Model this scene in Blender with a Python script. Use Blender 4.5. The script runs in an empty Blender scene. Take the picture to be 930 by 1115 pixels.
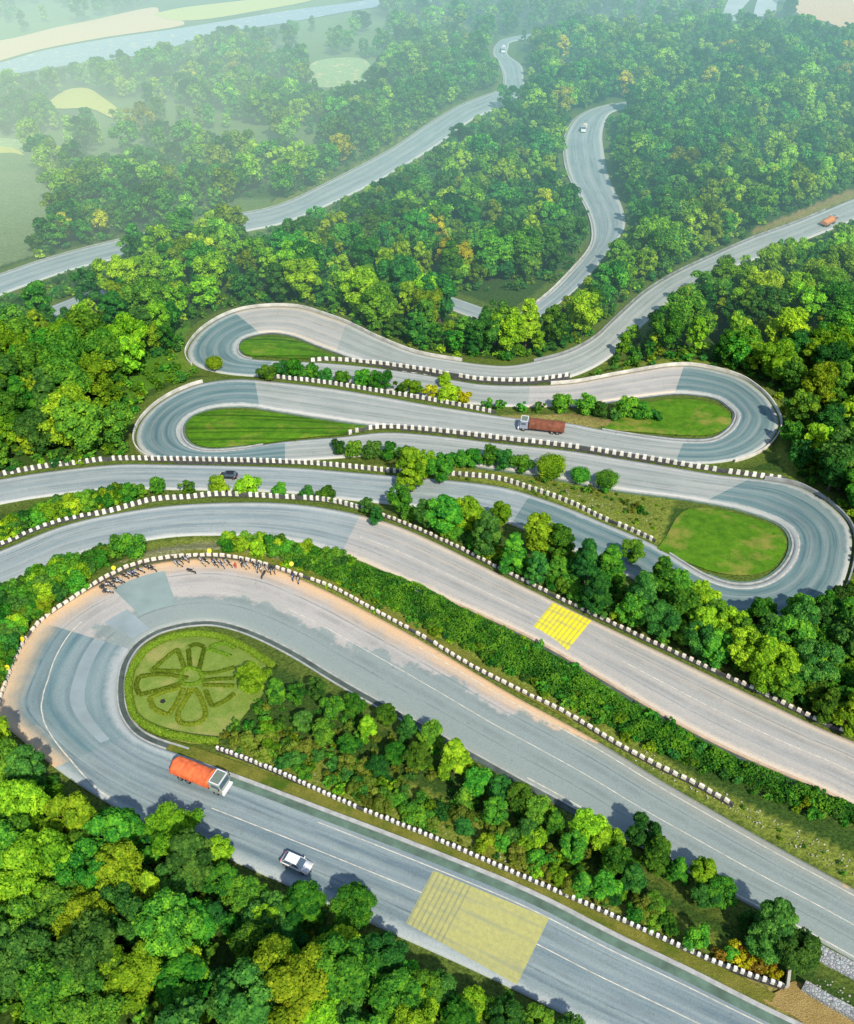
import bpy, bmesh, math, random
import numpy as np
from mathutils import Vector, Matrix

random.seed(7); RNG = np.random.default_rng(11)
S = bpy.context.scene
COL = S.collection

# ------------------------------------------------------------------ camera
W0, H0, F = 930.0, 1115.0, 1000.0
PITCH = math.radians(41.0)
CAMZ = 108.0
cp, sp = math.cos(PITCH), math.sin(PITCH)
cam = bpy.data.cameras.new('camera')
cam.sensor_fit = 'VERTICAL'; cam.angle = 2*math.atan(H0/2/F)
cam.clip_start = 1.0; cam.clip_end = 20000
camo = bpy.data.objects.new('camera', cam); COL.objects.link(camo)
camo.location = (0, 0, CAMZ); camo.rotation_euler = (math.pi/2-PITCH, 0, 0)
S.camera = camo

def plane_z(y):
    """the hillside falls away from the viewpoint and flattens into the valley floor"""
    y = np.asarray(y, float)
    a, b = 290.0, 450.0
    t = np.clip((y-a)/(b-a), 0, 1)
    z = -0.12*np.minimum(y, a) - 0.12*(b-a)*(t-0.5*t*t)
    return z
VALLEY = float(plane_z(1000.))

def ray(px, py):
    a = (px-W0/2)/F; b = -(py-H0/2)/F
    return np.array([a, cp+b*sp, -sp+b*cp])
def hit_z(px, py, z):
    d = ray(px, py); t = (z-CAMZ)/d[2]
    return np.array([d[0]*t, d[1]*t, z])
def hit(px, py, dz=0.0):
    z = -20.0
    for _ in range(40):
        p = hit_z(px, py, z+dz); z = 0.5*z+0.5*float(plane_z(p[1]))
    return hit_z(px, py, z+dz)
def proj(x, y, z):
    x = np.asarray(x, float); y = np.asarray(y, float); z = np.asarray(z, float)-CAMZ
    dep = y*cp - z*sp; up = y*sp + z*cp
    dep = np.where(dep < 1, 1e-3, dep)
    return W0/2+F*x/dep, H0/2-F*up/dep, dep
def in_poly(px, py, poly):
    px = np.asarray(px, float); py = np.asarray(py, float)
    r = np.zeros(px.shape, bool); n = len(poly)
    for i in range(n):
        x1, y1 = poly[i]; x2, y2 = poly[(i+1) % n]
        if y1 == y2: continue
        c = ((y1 > py) != (y2 > py)) & (px < (x2-x1)*(py-y1)/(y2-y1)+x1)
        r ^= c
    return r

# ------------------------------------------------------------------ tracing of the road: pairs of (left edge, right edge)
ROAD_A = [(780,1183,835,1096),(700,1146,752,1054),(620,1108,672,1016),(530,1063,578,968),(413,1010,460,920),(310,963,355,880),
 (225,925,262,845),(150,893,200,823),(102,865,165,811),(60,836,145,799),(24,806,133,783),(0,785,128,768),(-8,768,127,752),
 (2,742,128,738),(18,711,132,722),(43,677,141,707),(76,653,152,696),(114,633,169,686),(153,617,188,680),(200,609,211,676),
 (250,609,238,676),(301,620,274,686),(361,646,320,708),(411,672,366,736),(461,699,412,762),(511,729,464,790),(560,758,512,817),
 (620,790,572,850),(670,819,622,877),(720,850,672,907),(793,892,737,942),(853,926,802,978),(930,968,880,1018),(1010,1013,960,1063),(1100,1065,1050,1115)]
ROAD_B = [(-160,655,-140,700),(-80,628,-62,668),(0,600,12,635),(67,573,78,606),(133,558,140,592),(207,549,205,583),(310,548,300,586),
 (393,561,372,603),(453,581,424,624),(543,625,506,660),(620,663,580,694),(687,695,648,733),(753,726,712,771),(820,758,778,807),
 (887,790,845,837),(930,808,893,857),(1010,847,968,896),(1100,892,1052,942)]
C1 = [(-160,556,-150,586),(-80,536,-75,565),(0,522,5,548),(50,514,55,540),(123,506,125,533),(183,506,183,533),(310,509,305,536),
 (377,514,368,543),(437,519,425,549),(497,524,483,555),(543,530,525,562),(577,539,556,571),(620,554,597,588),(653,568,630,602),
 (687,582,663,617),(715,595,692,632),(742,612,722,650),(770,628,752,668),(800,637,788,680),(828,635,838,682),(848,624,884,672),
 (861,608,914,645),(865,592,927,602),(859,577,924,573),(843,566,903,550),(820,558,880,535),(795,551,852,525),(737,541,780,517),
 (680,534,720,507),(640,527,670,499),(590,517,620,491),(520,507,543,483),(460,499,477,475),(408,496,420,471),(365,499,373,476),
 (310,502,310,481),(265,503,266,488),(225,503,232,491),(190,502,212,488),(165,497,201,481),(151,486,197,472),(149,473,198,463),
 (155,458,204,455),(170,442,214,449),(192,428,230,444),(222,417,248,442),(262,413,273,442),(310,417,305,447),(360,423,350,454),
 (410,431,398,461),(460,440,448,467),(510,448,497,472),(557,455,545,478),(590,458,580,482),(620,461,612,486),(655,468,645,493),
 (707,476,692,500),(745,480,735,504),(775,479,780,504),(792,470,815,496),(800,460,838,481),(802,450,848,460),(793,441,838,438),
 (782,434,822,422),(765,430,797,408),(735,428,745,398),(690,433,687,406),(655,438,650,413),(622,442,620,418),(575,443,577,420),
 (525,441,527,419),(488,436,493,414),(452,430,460,408),(402,420,410,401),(352,413,360,396),(315,411,325,394),(280,410,298,393),
 (245,407,273,391),(220,401,262,387),(206,391,258,381),(207,376,260,372),(225,356,268,367),(255,340,283,363),(290,334,302,362),
 (325,335,322,366),(352,343,342,374),(377,352,366,383),(412,369,402,395),(453,385,443,405),(497,393,490,411),(527,397,523,415),
 (557,398,558,418),(593,391,600,415),(620,383,632,407),(648,368,662,391),(668,349,686,368),(703,318,727,330),(737,297,760,308),
 (773,280,795,292),(820,259,832,279),(870,241,880,260),(930,216,940,236),(1000,190,1010,208),(1100,160,1108,175)]
ROAD_S = [(470,316,472,330),(512,330,515,346),(545,341,550,355),(572,338,582,348),(598,320,612,328),(620,298,640,302),(642,272,667,268),(646,252,681,246),(639,227,676,221),(620,193,663,193),
 (614,165,657,162),(616,147,656,145),(627,129,660,130),(645,119,667,122),(668,113,684,118),(700,108,712,115),(760,104,765,112)]
ROAD_F = [(-160,345,-150,372),(-60,318,-50,342),(0,299,5,320),(40,285,45,305),(88,271,92,290),(150,256,155,276),(200,245,205,264),(260,233,268,252),
 (310,221,318,240),(380,187,393,207),(430,160,445,178),(465,136,482,154),(500,115,515,130),(528,104,546,116),(546,97,570,101),(549,88,570,86),
 (546,73,568,71),(537,58,553,60),(540,48,554,51),(552,41,558,45),(590,35,592,40),(620,31,622,36),(650,27,652,32),(700,24,702,28),(800,18,802,22)]

ROAD_N = [(-40,372,-34,388),(20,348,26,362),(45,338,50,352),(75,326,80,338),(112,313,116,325),(150,300,154,312)]
def catmull(P, sub):
    P = np.array(P, float); out = []
    n = len(P)
    for i in range(n-1):
        p0 = P[max(i-1, 0)]; p1 = P[i]; p2 = P[i+1]; p3 = P[min(i+2, n-1)]
        for k in range(sub):
            t = k/sub
            out.append(0.5*((2*p1)+(-p0+p2)*t+(2*p0-5*p1+4*p2-p3)*t*t+(-p0+3*p1-3*p2+p3)*t**3))
    out.append(P[-1]); return np.array(out)

class Road: pass
def smooth(a, k=2):
    b = a.copy()
    for _ in range(k):
        b[1:-1] = 0.25*b[:-2]+0.5*b[1:-1]+0.25*b[2:]
    return b
def build_road_data(pairs, sub=6):
    Lp, Rp, zs = [], [], []
    for (ax, ay, bx, by) in pairs:
        l, r = hit(ax, ay), hit(bx, by)
        for _ in range(4):
            zc = float(plane_z(0.5*(l[1]+r[1])))
            l, r = hit_z(ax, ay, zc), hit_z(bx, by, zc)
        Lp.append(l); Rp.append(r)
    L = smooth(catmull(Lp, sub)); R = smooth(catmull(Rp, sub))
    z = smooth(0.5*(L[:, 2]+R[:, 2]), 6)
    L[:, 2] = z; R[:, 2] = z
    rd = Road(); rd.L, rd.R, rd.sub = L, R, sub
    rd.C = 0.5*(L+R); rd.hw = 0.5*np.linalg.norm(L-R, axis=1)
    rd.s = np.concatenate([[0], np.cumsum(np.linalg.norm(np.diff(rd.C, axis=0), axis=1))])
    rd.pairs = pairs
    return rd
ROAD_A = [(905,1244,958,1154)]+ROAD_A   # runs on out of the frame
rdA, rdB, rdC, rdS, rdF, rdN = [build_road_data(p) for p in (ROAD_A, ROAD_B, C1, ROAD_S, ROAD_F, ROAD_N)]
ROADS = [rdA, rdB, rdC, rdS, rdF, rdN]

# dense samples over the road surface (several across) for distance queries
sx, sy, sz = [], [], []
for rd in ROADS:
    for t in np.linspace(0, 1, 7):
        p = rd.L*(1-t)+rd.R*t
        sx.append(p[:, 0]); sy.append(p[:, 1]); sz.append(p[:, 2])
        q = 0.5*(p[1:]+p[:-1]); sx.append(q[:, 0]); sy.append(q[:, 1]); sz.append(q[:, 2])
sx = np.concatenate(sx).astype(np.float32); sy = np.concatenate(sy).astype(np.float32); sz = np.concatenate(sz).astype(np.float32)
szoff = sz - plane_z(sy).astype(np.float32)

def vnoise(x, y, seed=0):
    r = np.zeros_like(x)
    rg = np.random.default_rng(seed)
    for k in range(6):
        a = rg.uniform(0, 2*math.pi); w = rg.uniform(0.6, 1.6)
        r += np.sin((x*math.cos(a)+y*math.sin(a))*w+rg.uniform(0, 6)+1.3*np.sin((x*math.sin(a)-y*math.cos(a))*w*0.7))
    return r/6
def ground_and_dist(x, y):
    x = np.asarray(x, np.float32).ravel(); y = np.asarray(y, np.float32).ravel()
    z = plane_z(y).astype(np.float32).copy(); D = np.full(x.shape, 99., np.float32)
    # cell-bucketed search
    cell = 16.0; reach = 26.0
    order = np.lexsort((np.floor(x/cell), np.floor(y/cell)))
    cx = np.floor(x/cell).astype(int); cy = np.floor(y/cell).astype(int)
    key = cx*100000+cy
    o = np.argsort(key, kind='stable'); ks = key[o]
    st = np.flatnonzero(np.concatenate([[True], ks[1:] != ks[:-1]])); en = np.concatenate([st[1:], [len(ks)]])
    for a, b in zip(st, en):
        idx = o[a:b]; x0 = cx[idx[0]]*cell; y0 = cy[idx[0]]*cell
        m = (sx > x0-reach) & (sx < x0+cell+reach) & (sy > y0-reach) & (sy < y0+cell+reach)
        if not m.any(): continue
        X, Y, Z = sx[m], sy[m], szoff[m]
        for c in range(0, len(idx), 4000):
            ii = idx[c:c+4000]
            d = np.sqrt((x[ii, None]-X)**2+(y[ii, None]-Y)**2)
            dm = d.min(1); D[ii] = dm
            w = 1.0/np.maximum(d, 0.6)**4
            w0 = 6.0/12.0**4
            off = (w*Z).sum(1)/(w.sum(1)+w0)
            nz = Z[d.argmin(1)]
            t = np.clip((dm-2.6)/3.0, 0, 1); t = t*t*(3-2*t)
            z[ii] += (nz*(1-t)+off*t)
    rel = np.clip((D-3.5)/18, 0, 1)*np.clip((520-y)/150, 0, 1)
    z += rel*(1.6*vnoise(x/22, y/22, 3)+0.5*vnoise(x/6, y/6, 4)).astype(np.float32)
    return z, D
def gz(x, y):
    return float(ground_and_dist([x], [y])[0][0])

# ------------------------------------------------------------------ node helpers
def mat(name):
    m = bpy.data.materials.new(name); m.use_nodes = True
    nt = m.node_tree; nt.nodes.clear()
    out = nt.nodes.new('ShaderNodeOutputMaterial')
    return m, nt, out
def N(nt, t, **kw):
    n = nt.nodes.new(t)
    for k, v in kw.items():
        if k.startswith('i_'):
            key = k[2:]; n.inputs[int(key) if key.isdigit() else key.replace('_', ' ')].default_value = v
        else: setattr(n, k, v)
    return n
def lk(nt, a, b): nt.links.new(a, b)
def math_(nt, op, a, b=None, clamp=False):
    n = N(nt, 'ShaderNodeMath', operation=op); n.use_clamp = clamp
    for i, v in enumerate((a, b)):
        if v is None: continue
        if isinstance(v, (int, float)): n.inputs[i].default_value = v
        else: lk(nt, v, n.inputs[i])
    return n.outputs[0]
def mixc(nt, f, a, b, bt='MIX'):
    n = N(nt, 'ShaderNodeMix', data_type='RGBA', blend_type=bt)
    for i, v in ((0, f), (6, a), (7, b)):
        if isinstance(v, (int, float)): n.inputs[i].default_value = v
        elif isinstance(v, tuple): n.inputs[i].default_value = (*v, 1)
        else: lk(nt, v, n.inputs[i])
    return n.outputs[2]
def ramp(nt, f, stops, interp='LINEAR'):
    n = N(nt, 'ShaderNodeValToRGB'); n.color_ramp.interpolation = interp
    e = n.color_ramp.elements
    while len(e) < len(stops): e.new(0.5)
    for i, (p, c) in enumerate(stops):
        e[i].position = p; e[i].color = (*c, 1) if len(c) == 3 else c
    lk(nt, f, n.inputs[0]); return n.outputs[0]
def noise(nt, vec, scale, detail=3, rough=0.55, dist=0.0):
    n = N(nt, 'ShaderNodeTexNoise'); n.inputs['Scale'].default_value = scale; n.inputs['Detail'].default_value = detail
    n.inputs['Roughness'].default_value = rough; n.inputs['Distortion'].default_value = dist
    if vec is not None: lk(nt, vec, n.inputs['Vector'])
    return n.outputs['Fac']
def pos(nt): return N(nt, 'ShaderNodeNewGeometry').outputs['Position']
def simple(name, c, rough=0.6, metal=0.0, var=0.12, scale=3.0, bump=0.0, obj=True, spec=0.5):
    m, nt, out = mat(name)
    tc = N(nt, 'ShaderNodeTexCoord').outputs['Object'] if obj else pos(nt)
    f = noise(nt, tc, scale, 4)
    lo = tuple(v*(1-var) for v in c); hi = tuple(min(1, v*(1+var)) for v in c)
    col = ramp(nt, f, [(0.3, lo), (0.7, hi)])
    b = N(nt, 'ShaderNodeBsdfPrincipled'); lk(nt, col, b.inputs['Base Color'])
    b.inputs['Roughness'].default_value = rough; b.inputs['Metallic'].default_value = metal
    b.inputs['Specular IOR Level'].default_value = spec
    if bump:
        bn = N(nt, 'ShaderNodeBump'); bn.inputs['Strength'].default_value = bump; bn.inputs['Distance'].default_value = 0.05
        lk(nt, noise(nt, tc, scale*6, 3), bn.inputs['Height']); lk(nt, bn.outputs[0], b.inputs['Normal'])
    lk(nt, b.outputs[0], out.inputs[0]); return m
def diffuse_out(nt, out, col, bump_h=None, bstr=0.4, bdist=0.1, rough=1.0):
    b = N(nt, 'ShaderNodeBsdfPrincipled'); b.inputs['Roughness'].default_value = rough
    b.inputs['Specular IOR Level'].default_value = 0.15
    lk(nt, col, b.inputs['Base Color'])
    if bump_h is not None:
        bn = N(nt, 'ShaderNodeBump'); bn.inputs['Strength'].default_value = bstr; bn.inputs['Distance'].default_value = bdist
        lk(nt, bump_h, bn.inputs['Height']); lk(nt, bn.outputs[0], b.inputs['Normal'])
    lk(nt, b.outputs[0], out.inputs[0])

# ------------------------------------------------------------------ object helpers
def tag(o, label=None, cat=None, group=None, kind=None):
    if label: o['label'] = label
    if cat: o['category'] = cat
    if group: o['group'] = group
    if kind: o['kind'] = kind
    return o
def empty(name, loc=(0, 0, 0), rz=0.0, label=None, cat=None, group=None):
    o = bpy.data.objects.new(name, None); COL.objects.link(o)
    o.location = loc; o.rotation_euler = (0, 0, rz); o.empty_display_size = 0.3
    return tag(o, label, cat, group)
def mesh_obj(name, verts, faces, m=None, parent=None, smooth_=False, link=True):
    me = bpy.data.meshes.new(name); me.from_pydata([tuple(v) for v in verts], [], faces)
    if smooth_: me.polygons.foreach_set('use_smooth', [True]*len(me.polygons))
    for mm in (m if isinstance(m, (list, tuple)) else [m]):
        if mm: me.materials.append(mm)
    o = bpy.data.objects.new(name, me)
    if link: COL.objects.link(o)
    if parent: o.parent = parent
    return o
def np_mesh(name, V, Fq, smooth_=False):
    me = bpy.data.meshes.new(name)
    V = np.asarray(V, np.float32); Fq = np.asarray(Fq, np.int32); k = Fq.shape[1]
    me.vertices.add(len(V)); me.vertices.foreach_set('co', V.ravel())
    me.loops.add(Fq.size); me.loops.foreach_set('vertex_index', Fq.ravel())
    me.polygons.add(len(Fq)); me.polygons.foreach_set('loop_start', np.arange(len(Fq), dtype=np.int32)*k)
    try: me.polygons.foreach_set('loop_total', np.full(len(Fq), k, np.int32))
    except Exception: pass
    me.polygons.foreach_set('use_smooth', np.full(len(Fq), smooth_))
    me.update(calc_edges=True); return me
class MB:
    """collects boxes, prisms, tubes into ONE mesh"""
    def __init__(s): s.b = bmesh.new()
    def box(s, c, d, rz=0, ry=0, rx=0, taper=(1, 1), bev=0.0):
        b = bmesh.new(); r = bmesh.ops.create_cube(b, size=1)
        for v in b.verts:
            t = v.co.z+0.5
            v.co.x *= d[0]*(1+(taper[0]-1)*t); v.co.y *= d[1]*(1+(taper[1]-1)*t); v.co.z *= d[2]
        if bev: bmesh.ops.bevel(b, geom=list(b.edges), offset=bev, segments=2, affect='EDGES', profile=0.6)
        M = Matrix.Translation(c) @ Matrix.Rotation(rz, 4, 'Z') @ Matrix.Rotation(ry, 4, 'Y') @ Matrix.Rotation(rx, 4, 'X')
        b.transform(M); s.add(b); return s
    def add(s, b):
        me = bpy.data.meshes.new('tmp'); b.to_mesh(me); b.free(); s.b.from_mesh(me); bpy.data.meshes.remove(me)
    def cyl(s, p0, p1, r0, r1=None, n=16, caps=True):
        r1 = r0 if r1 is None else r1
        p0 = Vector(p0); p1 = Vector(p1); d = p1-p0
        b = bmesh.new(); bmesh.ops.create_cone(b, cap_ends=caps, segments=n, radius1=r0, radius2=r1, depth=d.length)
        M = Matrix.Translation((p0+p1)/2) @ d.to_track_quat('Z', 'Y').to_matrix().to_4x4()
        b.transform(M); s.add(b); return s
    def ball(s, c, r, n=2):
        b = bmesh.new(); bmesh.ops.create_icosphere(b, subdivisions=n, radius=1)
        rr = r if isinstance(r, tuple) else (r, r, r)
        for v in b.verts: v.co = Vector((v.co.x*rr[0]+c[0], v.co.y*rr[1]+c[1], v.co.z*rr[2]+c[2]))
        s.add(b); return s
    def prism(s, prof, y0, y1, inset=0.0):
        """profile in x,z extruded along y"""
        b = bmesh.new(); n = len(prof)
        A = [b.verts.new((x, y0, z)) for x, z in prof]; B = [b.verts.new((x, y1, z)) for x, z in prof]
        b.faces.new(A[::-1]) if True else 0
        b.faces.new(B)
        for i in range(n): b.faces.new((A[i], A[(i+1) % n], B[(i+1) % n], B[i]))
        bmesh.ops.recalc_face_normals(b, faces=b.faces)
        if inset: bmesh.ops.bevel(b, geom=list(b.edges), offset=inset, segments=2, affect='EDGES')
        s.add(b); return s
    def build(s, name, m, parent=None, smooth_=False, link=True):
        me = bpy.data.meshes.new(name); s.b.to_mesh(me); s.b.free()
        if smooth_: me.polygons.foreach_set('use_smooth', [True]*len(me.polygons))
        if m: me.materials.append(m)
        o = bpy.data.objects.new(name, me)
        if link: COL.objects.link(o)
        if parent: o.parent = parent
        return o
def copy_tree(o, parent=None):
    c = o.copy(); COL.objects.link(c); c.parent = parent
    for ch in list(o.children): copy_tree(ch, c)
    return c

# ------------------------------------------------------------------ world and sun
SUN_EL, SUN_AZ = math.radians(47), math.radians(158)      # azimuth clockwise from +Y: behind the viewpoint, to the right
w = bpy.data.worlds.new('World'); S.world = w; w.use_nodes = True
nt = w.node_tree; nt.nodes.clear()
sky = N(nt, 'ShaderNodeTexSky', sky_type='NISHITA'); sky.sun_disc = False
sky.sun_elevation = SUN_EL; sky.sun_rotation = SUN_AZ; sky.air_density = 1.2; sky.dust_density = 1.0
bg = N(nt, 'ShaderNodeBackground'); bg.inputs[1].default_value = 0.15
lk(nt, sky.outputs[0], bg.inputs[0]); lk(nt, bg.outputs[0], N(nt, 'ShaderNodeOutputWorld').inputs[0])
sun = bpy.data.lights.new('sun', 'SUN'); sun.energy = 5.0; sun.angle = math.radians(1.2); sun.color = (1.0, 0.90, 0.74)
so = bpy.data.objects.new('sun', sun); COL.objects.link(so)
dsun = Vector((math.sin(SUN_AZ)*math.cos(SUN_EL), math.cos(SUN_AZ)*math.cos(SUN_EL), math.sin(SUN_EL)))
so.rotation_euler = dsun.to_track_quat('Z', 'Y').to_euler(); so.location = (0, -50, 200)

# ------------------------------------------------------------------ terrain
HULL_UP = [(-80,528),(50,510),(140,503),(128,470),(160,425),(212,410),(195,390),(205,350),(250,332),(310,330),(400,362),(500,390),(590,388),
           (615,412),(745,393),(800,402),(850,450),(855,490),(870,518),(905,545),(933,600),(920,655),(850,680),(788,685),(745,665),(700,640),
           (620,600),(560,570),(480,556),(370,545),(183,535),(-80,566)]
HULL_DN = [(-160,540),(0,545),(183,532),(370,543),(480,556),(560,570),(640,606),(655,640),(700,700),(753,724),(887,788),(930,806),(1100,888),(1200,1300),
           (620,1300),(620,1118),(530,1073),(413,1020),(310,973),(225,935),(102,875),(24,815),(-60,790),(-160,700)]
ISL_A = [(127,760),(130,733),(141,712),(160,694),(188,682),(215,679),(240,681),(273,690),(310,709),(366,741),(412,767),(464,796),(512,823),(572,856),
         (622,883),(672,913),(737,948),(802,984),(880,1024),(930,1050),(960,1120),(870,1110),(752,1048),(672,1010),(578,962),(460,914),(355,874),(262,840),(200,818),(165,806),(140,790),(130,775)]
ISL_G = [(715,600),(725,586),(740,560),(760,552),(785,554),(820,563),(845,574),(856,590),(852,606),(840,622),(815,629),(785,627),(755,618)]
ISL_H = [(203,462),(215,451),(240,445),(275,445),(310,449),(360,457),(408,464),(385,474),(340,478),(300,483),(260,487),(225,488),(207,480)]
ISL_J = [(655,470),(690,445),(705,437),(735,432),(765,435),(785,444),(795,455),(793,466),(775,475),(740,476),(700,473)]
ISL_L = [(260,380),(266,371),(285,365),(305,364),(330,370),(360,384),(385,392),(350,393),(300,391),(270,388)]
ZONES = [  # polygon in the photo's ground, colour class: 1 bright grass, 2 dry grass/earth, 3 sand, 4 pale meadow
 (2, [(100,600),(215,585),(300,592),(420,640),(510,690),(620,760),(760,850),(930,930),(1100,1040),(930,965),(793,888),(620,786),(460,698),(360,646),(250,608),(150,612)]),
 (5, [(128,612),(175,596),(240,588),(300,596),(330,612),(260,606),(180,606)]),
 (2, [(355,505),(470,505),(600,520),(735,545),(720,592),(660,568),(577,535),(500,520),(377,510)]),
 (3, [(540,453),(620,450),(690,462),(640,466),(560,460)]),
 (1, [(130,470),(150,430),(215,400),(200,385),(205,350),(180,360),(150,400),(120,450)]),
 (2, [(300,790),(560,900),(820,1040),(850,1060),(600,970),(300,860),(240,820)]),
 (3, [(855,1078),(872,1070),(940,1112),(1100,1200),(900,1300),(860,1110),(700,1035),(470,925),(300,850),(240,822),(470,918),(640,985),(760,1040)]),
 (3, [(820,250),(930,205),(935,214),(880,236),(820,256)]),
 (4, [(-80,175),(30,180),(65,215),(60,270),(0,290),(-80,290)]),
 (4, [(310,75),(350,60),(420,60),(415,90),(350,98)]),
 (2, [(230,215),(270,225),(310,215),(390,180),(450,142),(520,104),(518,110),(460,138),(380,184),(310,221),(240,240)]),
 (4, [(-40,140),(60,135),(60,175),(-40,190)]),
 (2, [(640,395),(745,390),(800,398),(850,440),(855,490),(880,515),(860,520),(845,500),(845,455),(800,408),(745,399)]),
]
ys = [-120.0]
while ys[-1] < 7000:
    y = ys[-1]; ys.append(y + (0.95 if -10 < y < 230 else 2.5 if y <= -10 else 0.95*1.028**((y-230)/1.6/ (1+ (y-230)/300))))
    if len(ys) > 1200: break
ys = np.array(ys)
if ys[-1] < 7000: ys = np.concatenate([ys, [9000.]])
NU = 500
us = np.linspace(-1, 1, NU)
half = 105+0.72*np.maximum(ys, 0)
GX = (us[None, :]*half[:, None]); GY = np.repeat(ys[:, None], NU, 1)
GZ, GD = ground_and_dist(GX, GY)
GZ = GZ - np.where(GD < 2.9, 0.16, 0.0)*1.0
V = np.stack([GX.ravel(), GY.ravel(), GZ], 1)
r, c = len(ys), NU
idx = np.arange(r*c).reshape(r, c)
Fq = np.stack([idx[:-1, :-1].ravel(), idx[:-1, 1:].ravel(), idx[1:, 1:].ravel(), idx[1:, :-1].ravel()], 1)
me = np_mesh('ground', V, Fq, True)
ppx, ppy, _ = proj(V[:, 0], V[:, 1], V[:, 2])
base = {0: (0.045, 0.10, 0.022), 1: (0.10, 0.27, 0.022), 2: (0.24, 0.30, 0.055), 3: (0.42, 0.31, 0.14), 4: (0.22, 0.30, 0.15), 5: (0.42, 0.39, 0.28)}
colr = np.tile(np.array(base[0]), (len(V), 1))
vis = V[:, 1] > 20
for cl, poly in ZONES:
    m_ = in_poly(ppx, ppy, poly) & vis; colr[m_] = base[cl]
cl_ = (V[:, 1] > 300) & (V[:, 1] < 800); colr[cl_] = np.where((vnoise(V[cl_, 0]/26, V[cl_, 1]/26, 21) > 0.12)[:, None] & (V[cl_, 0] < 0)[:, None], np.array([[0.16, 0.26, 0.09]]), colr[cl_])
near = (GD < 4.5)
colr[near] = 0.6*colr[near]+0.4*np.array(base[2])
ca = me.color_attributes.new('zone', 'FLOAT_COLOR', 'POINT')
ca.data.foreach_set('color', np.concatenate([colr, np.ones((len(V), 1))], 1).astype(np.float32).ravel())
m, nt, out = mat('ground_soil')
at = N(nt, 'ShaderNodeVertexColor', layer_name='zone').outputs[0]
P_ = pos(nt)
n1 = noise(nt, P_, 0.35, 5, 0.65); n2 = noise(nt, P_, 2.2, 4, 0.7); n3 = noise(nt, P_, 0.06, 3)
c1 = mixc(nt, math_(nt, 'MULTIPLY', n1, 1.0), at, mixc(nt, 0.65, at, (0.05, 0.11, 0.015)))
c2 = mixc(nt, ramp(nt, n2, [(0.35, (0, 0, 0)), (0.7, (1, 1, 1))]), mixc(nt, 1.0, c1, (0.5, 0.5, 0.45), 'MULTIPLY'), mixc(nt, 1.0, c1, (1.6, 1.5, 1.4), 'MULTIPLY'))
diffuse_out(nt, out, c2, n2, 0.8, 0.3)
me.materials.append(m)
o = bpy.data.objects.new('ground', me); COL.objects.link(o); tag(o, kind='structure')

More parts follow.
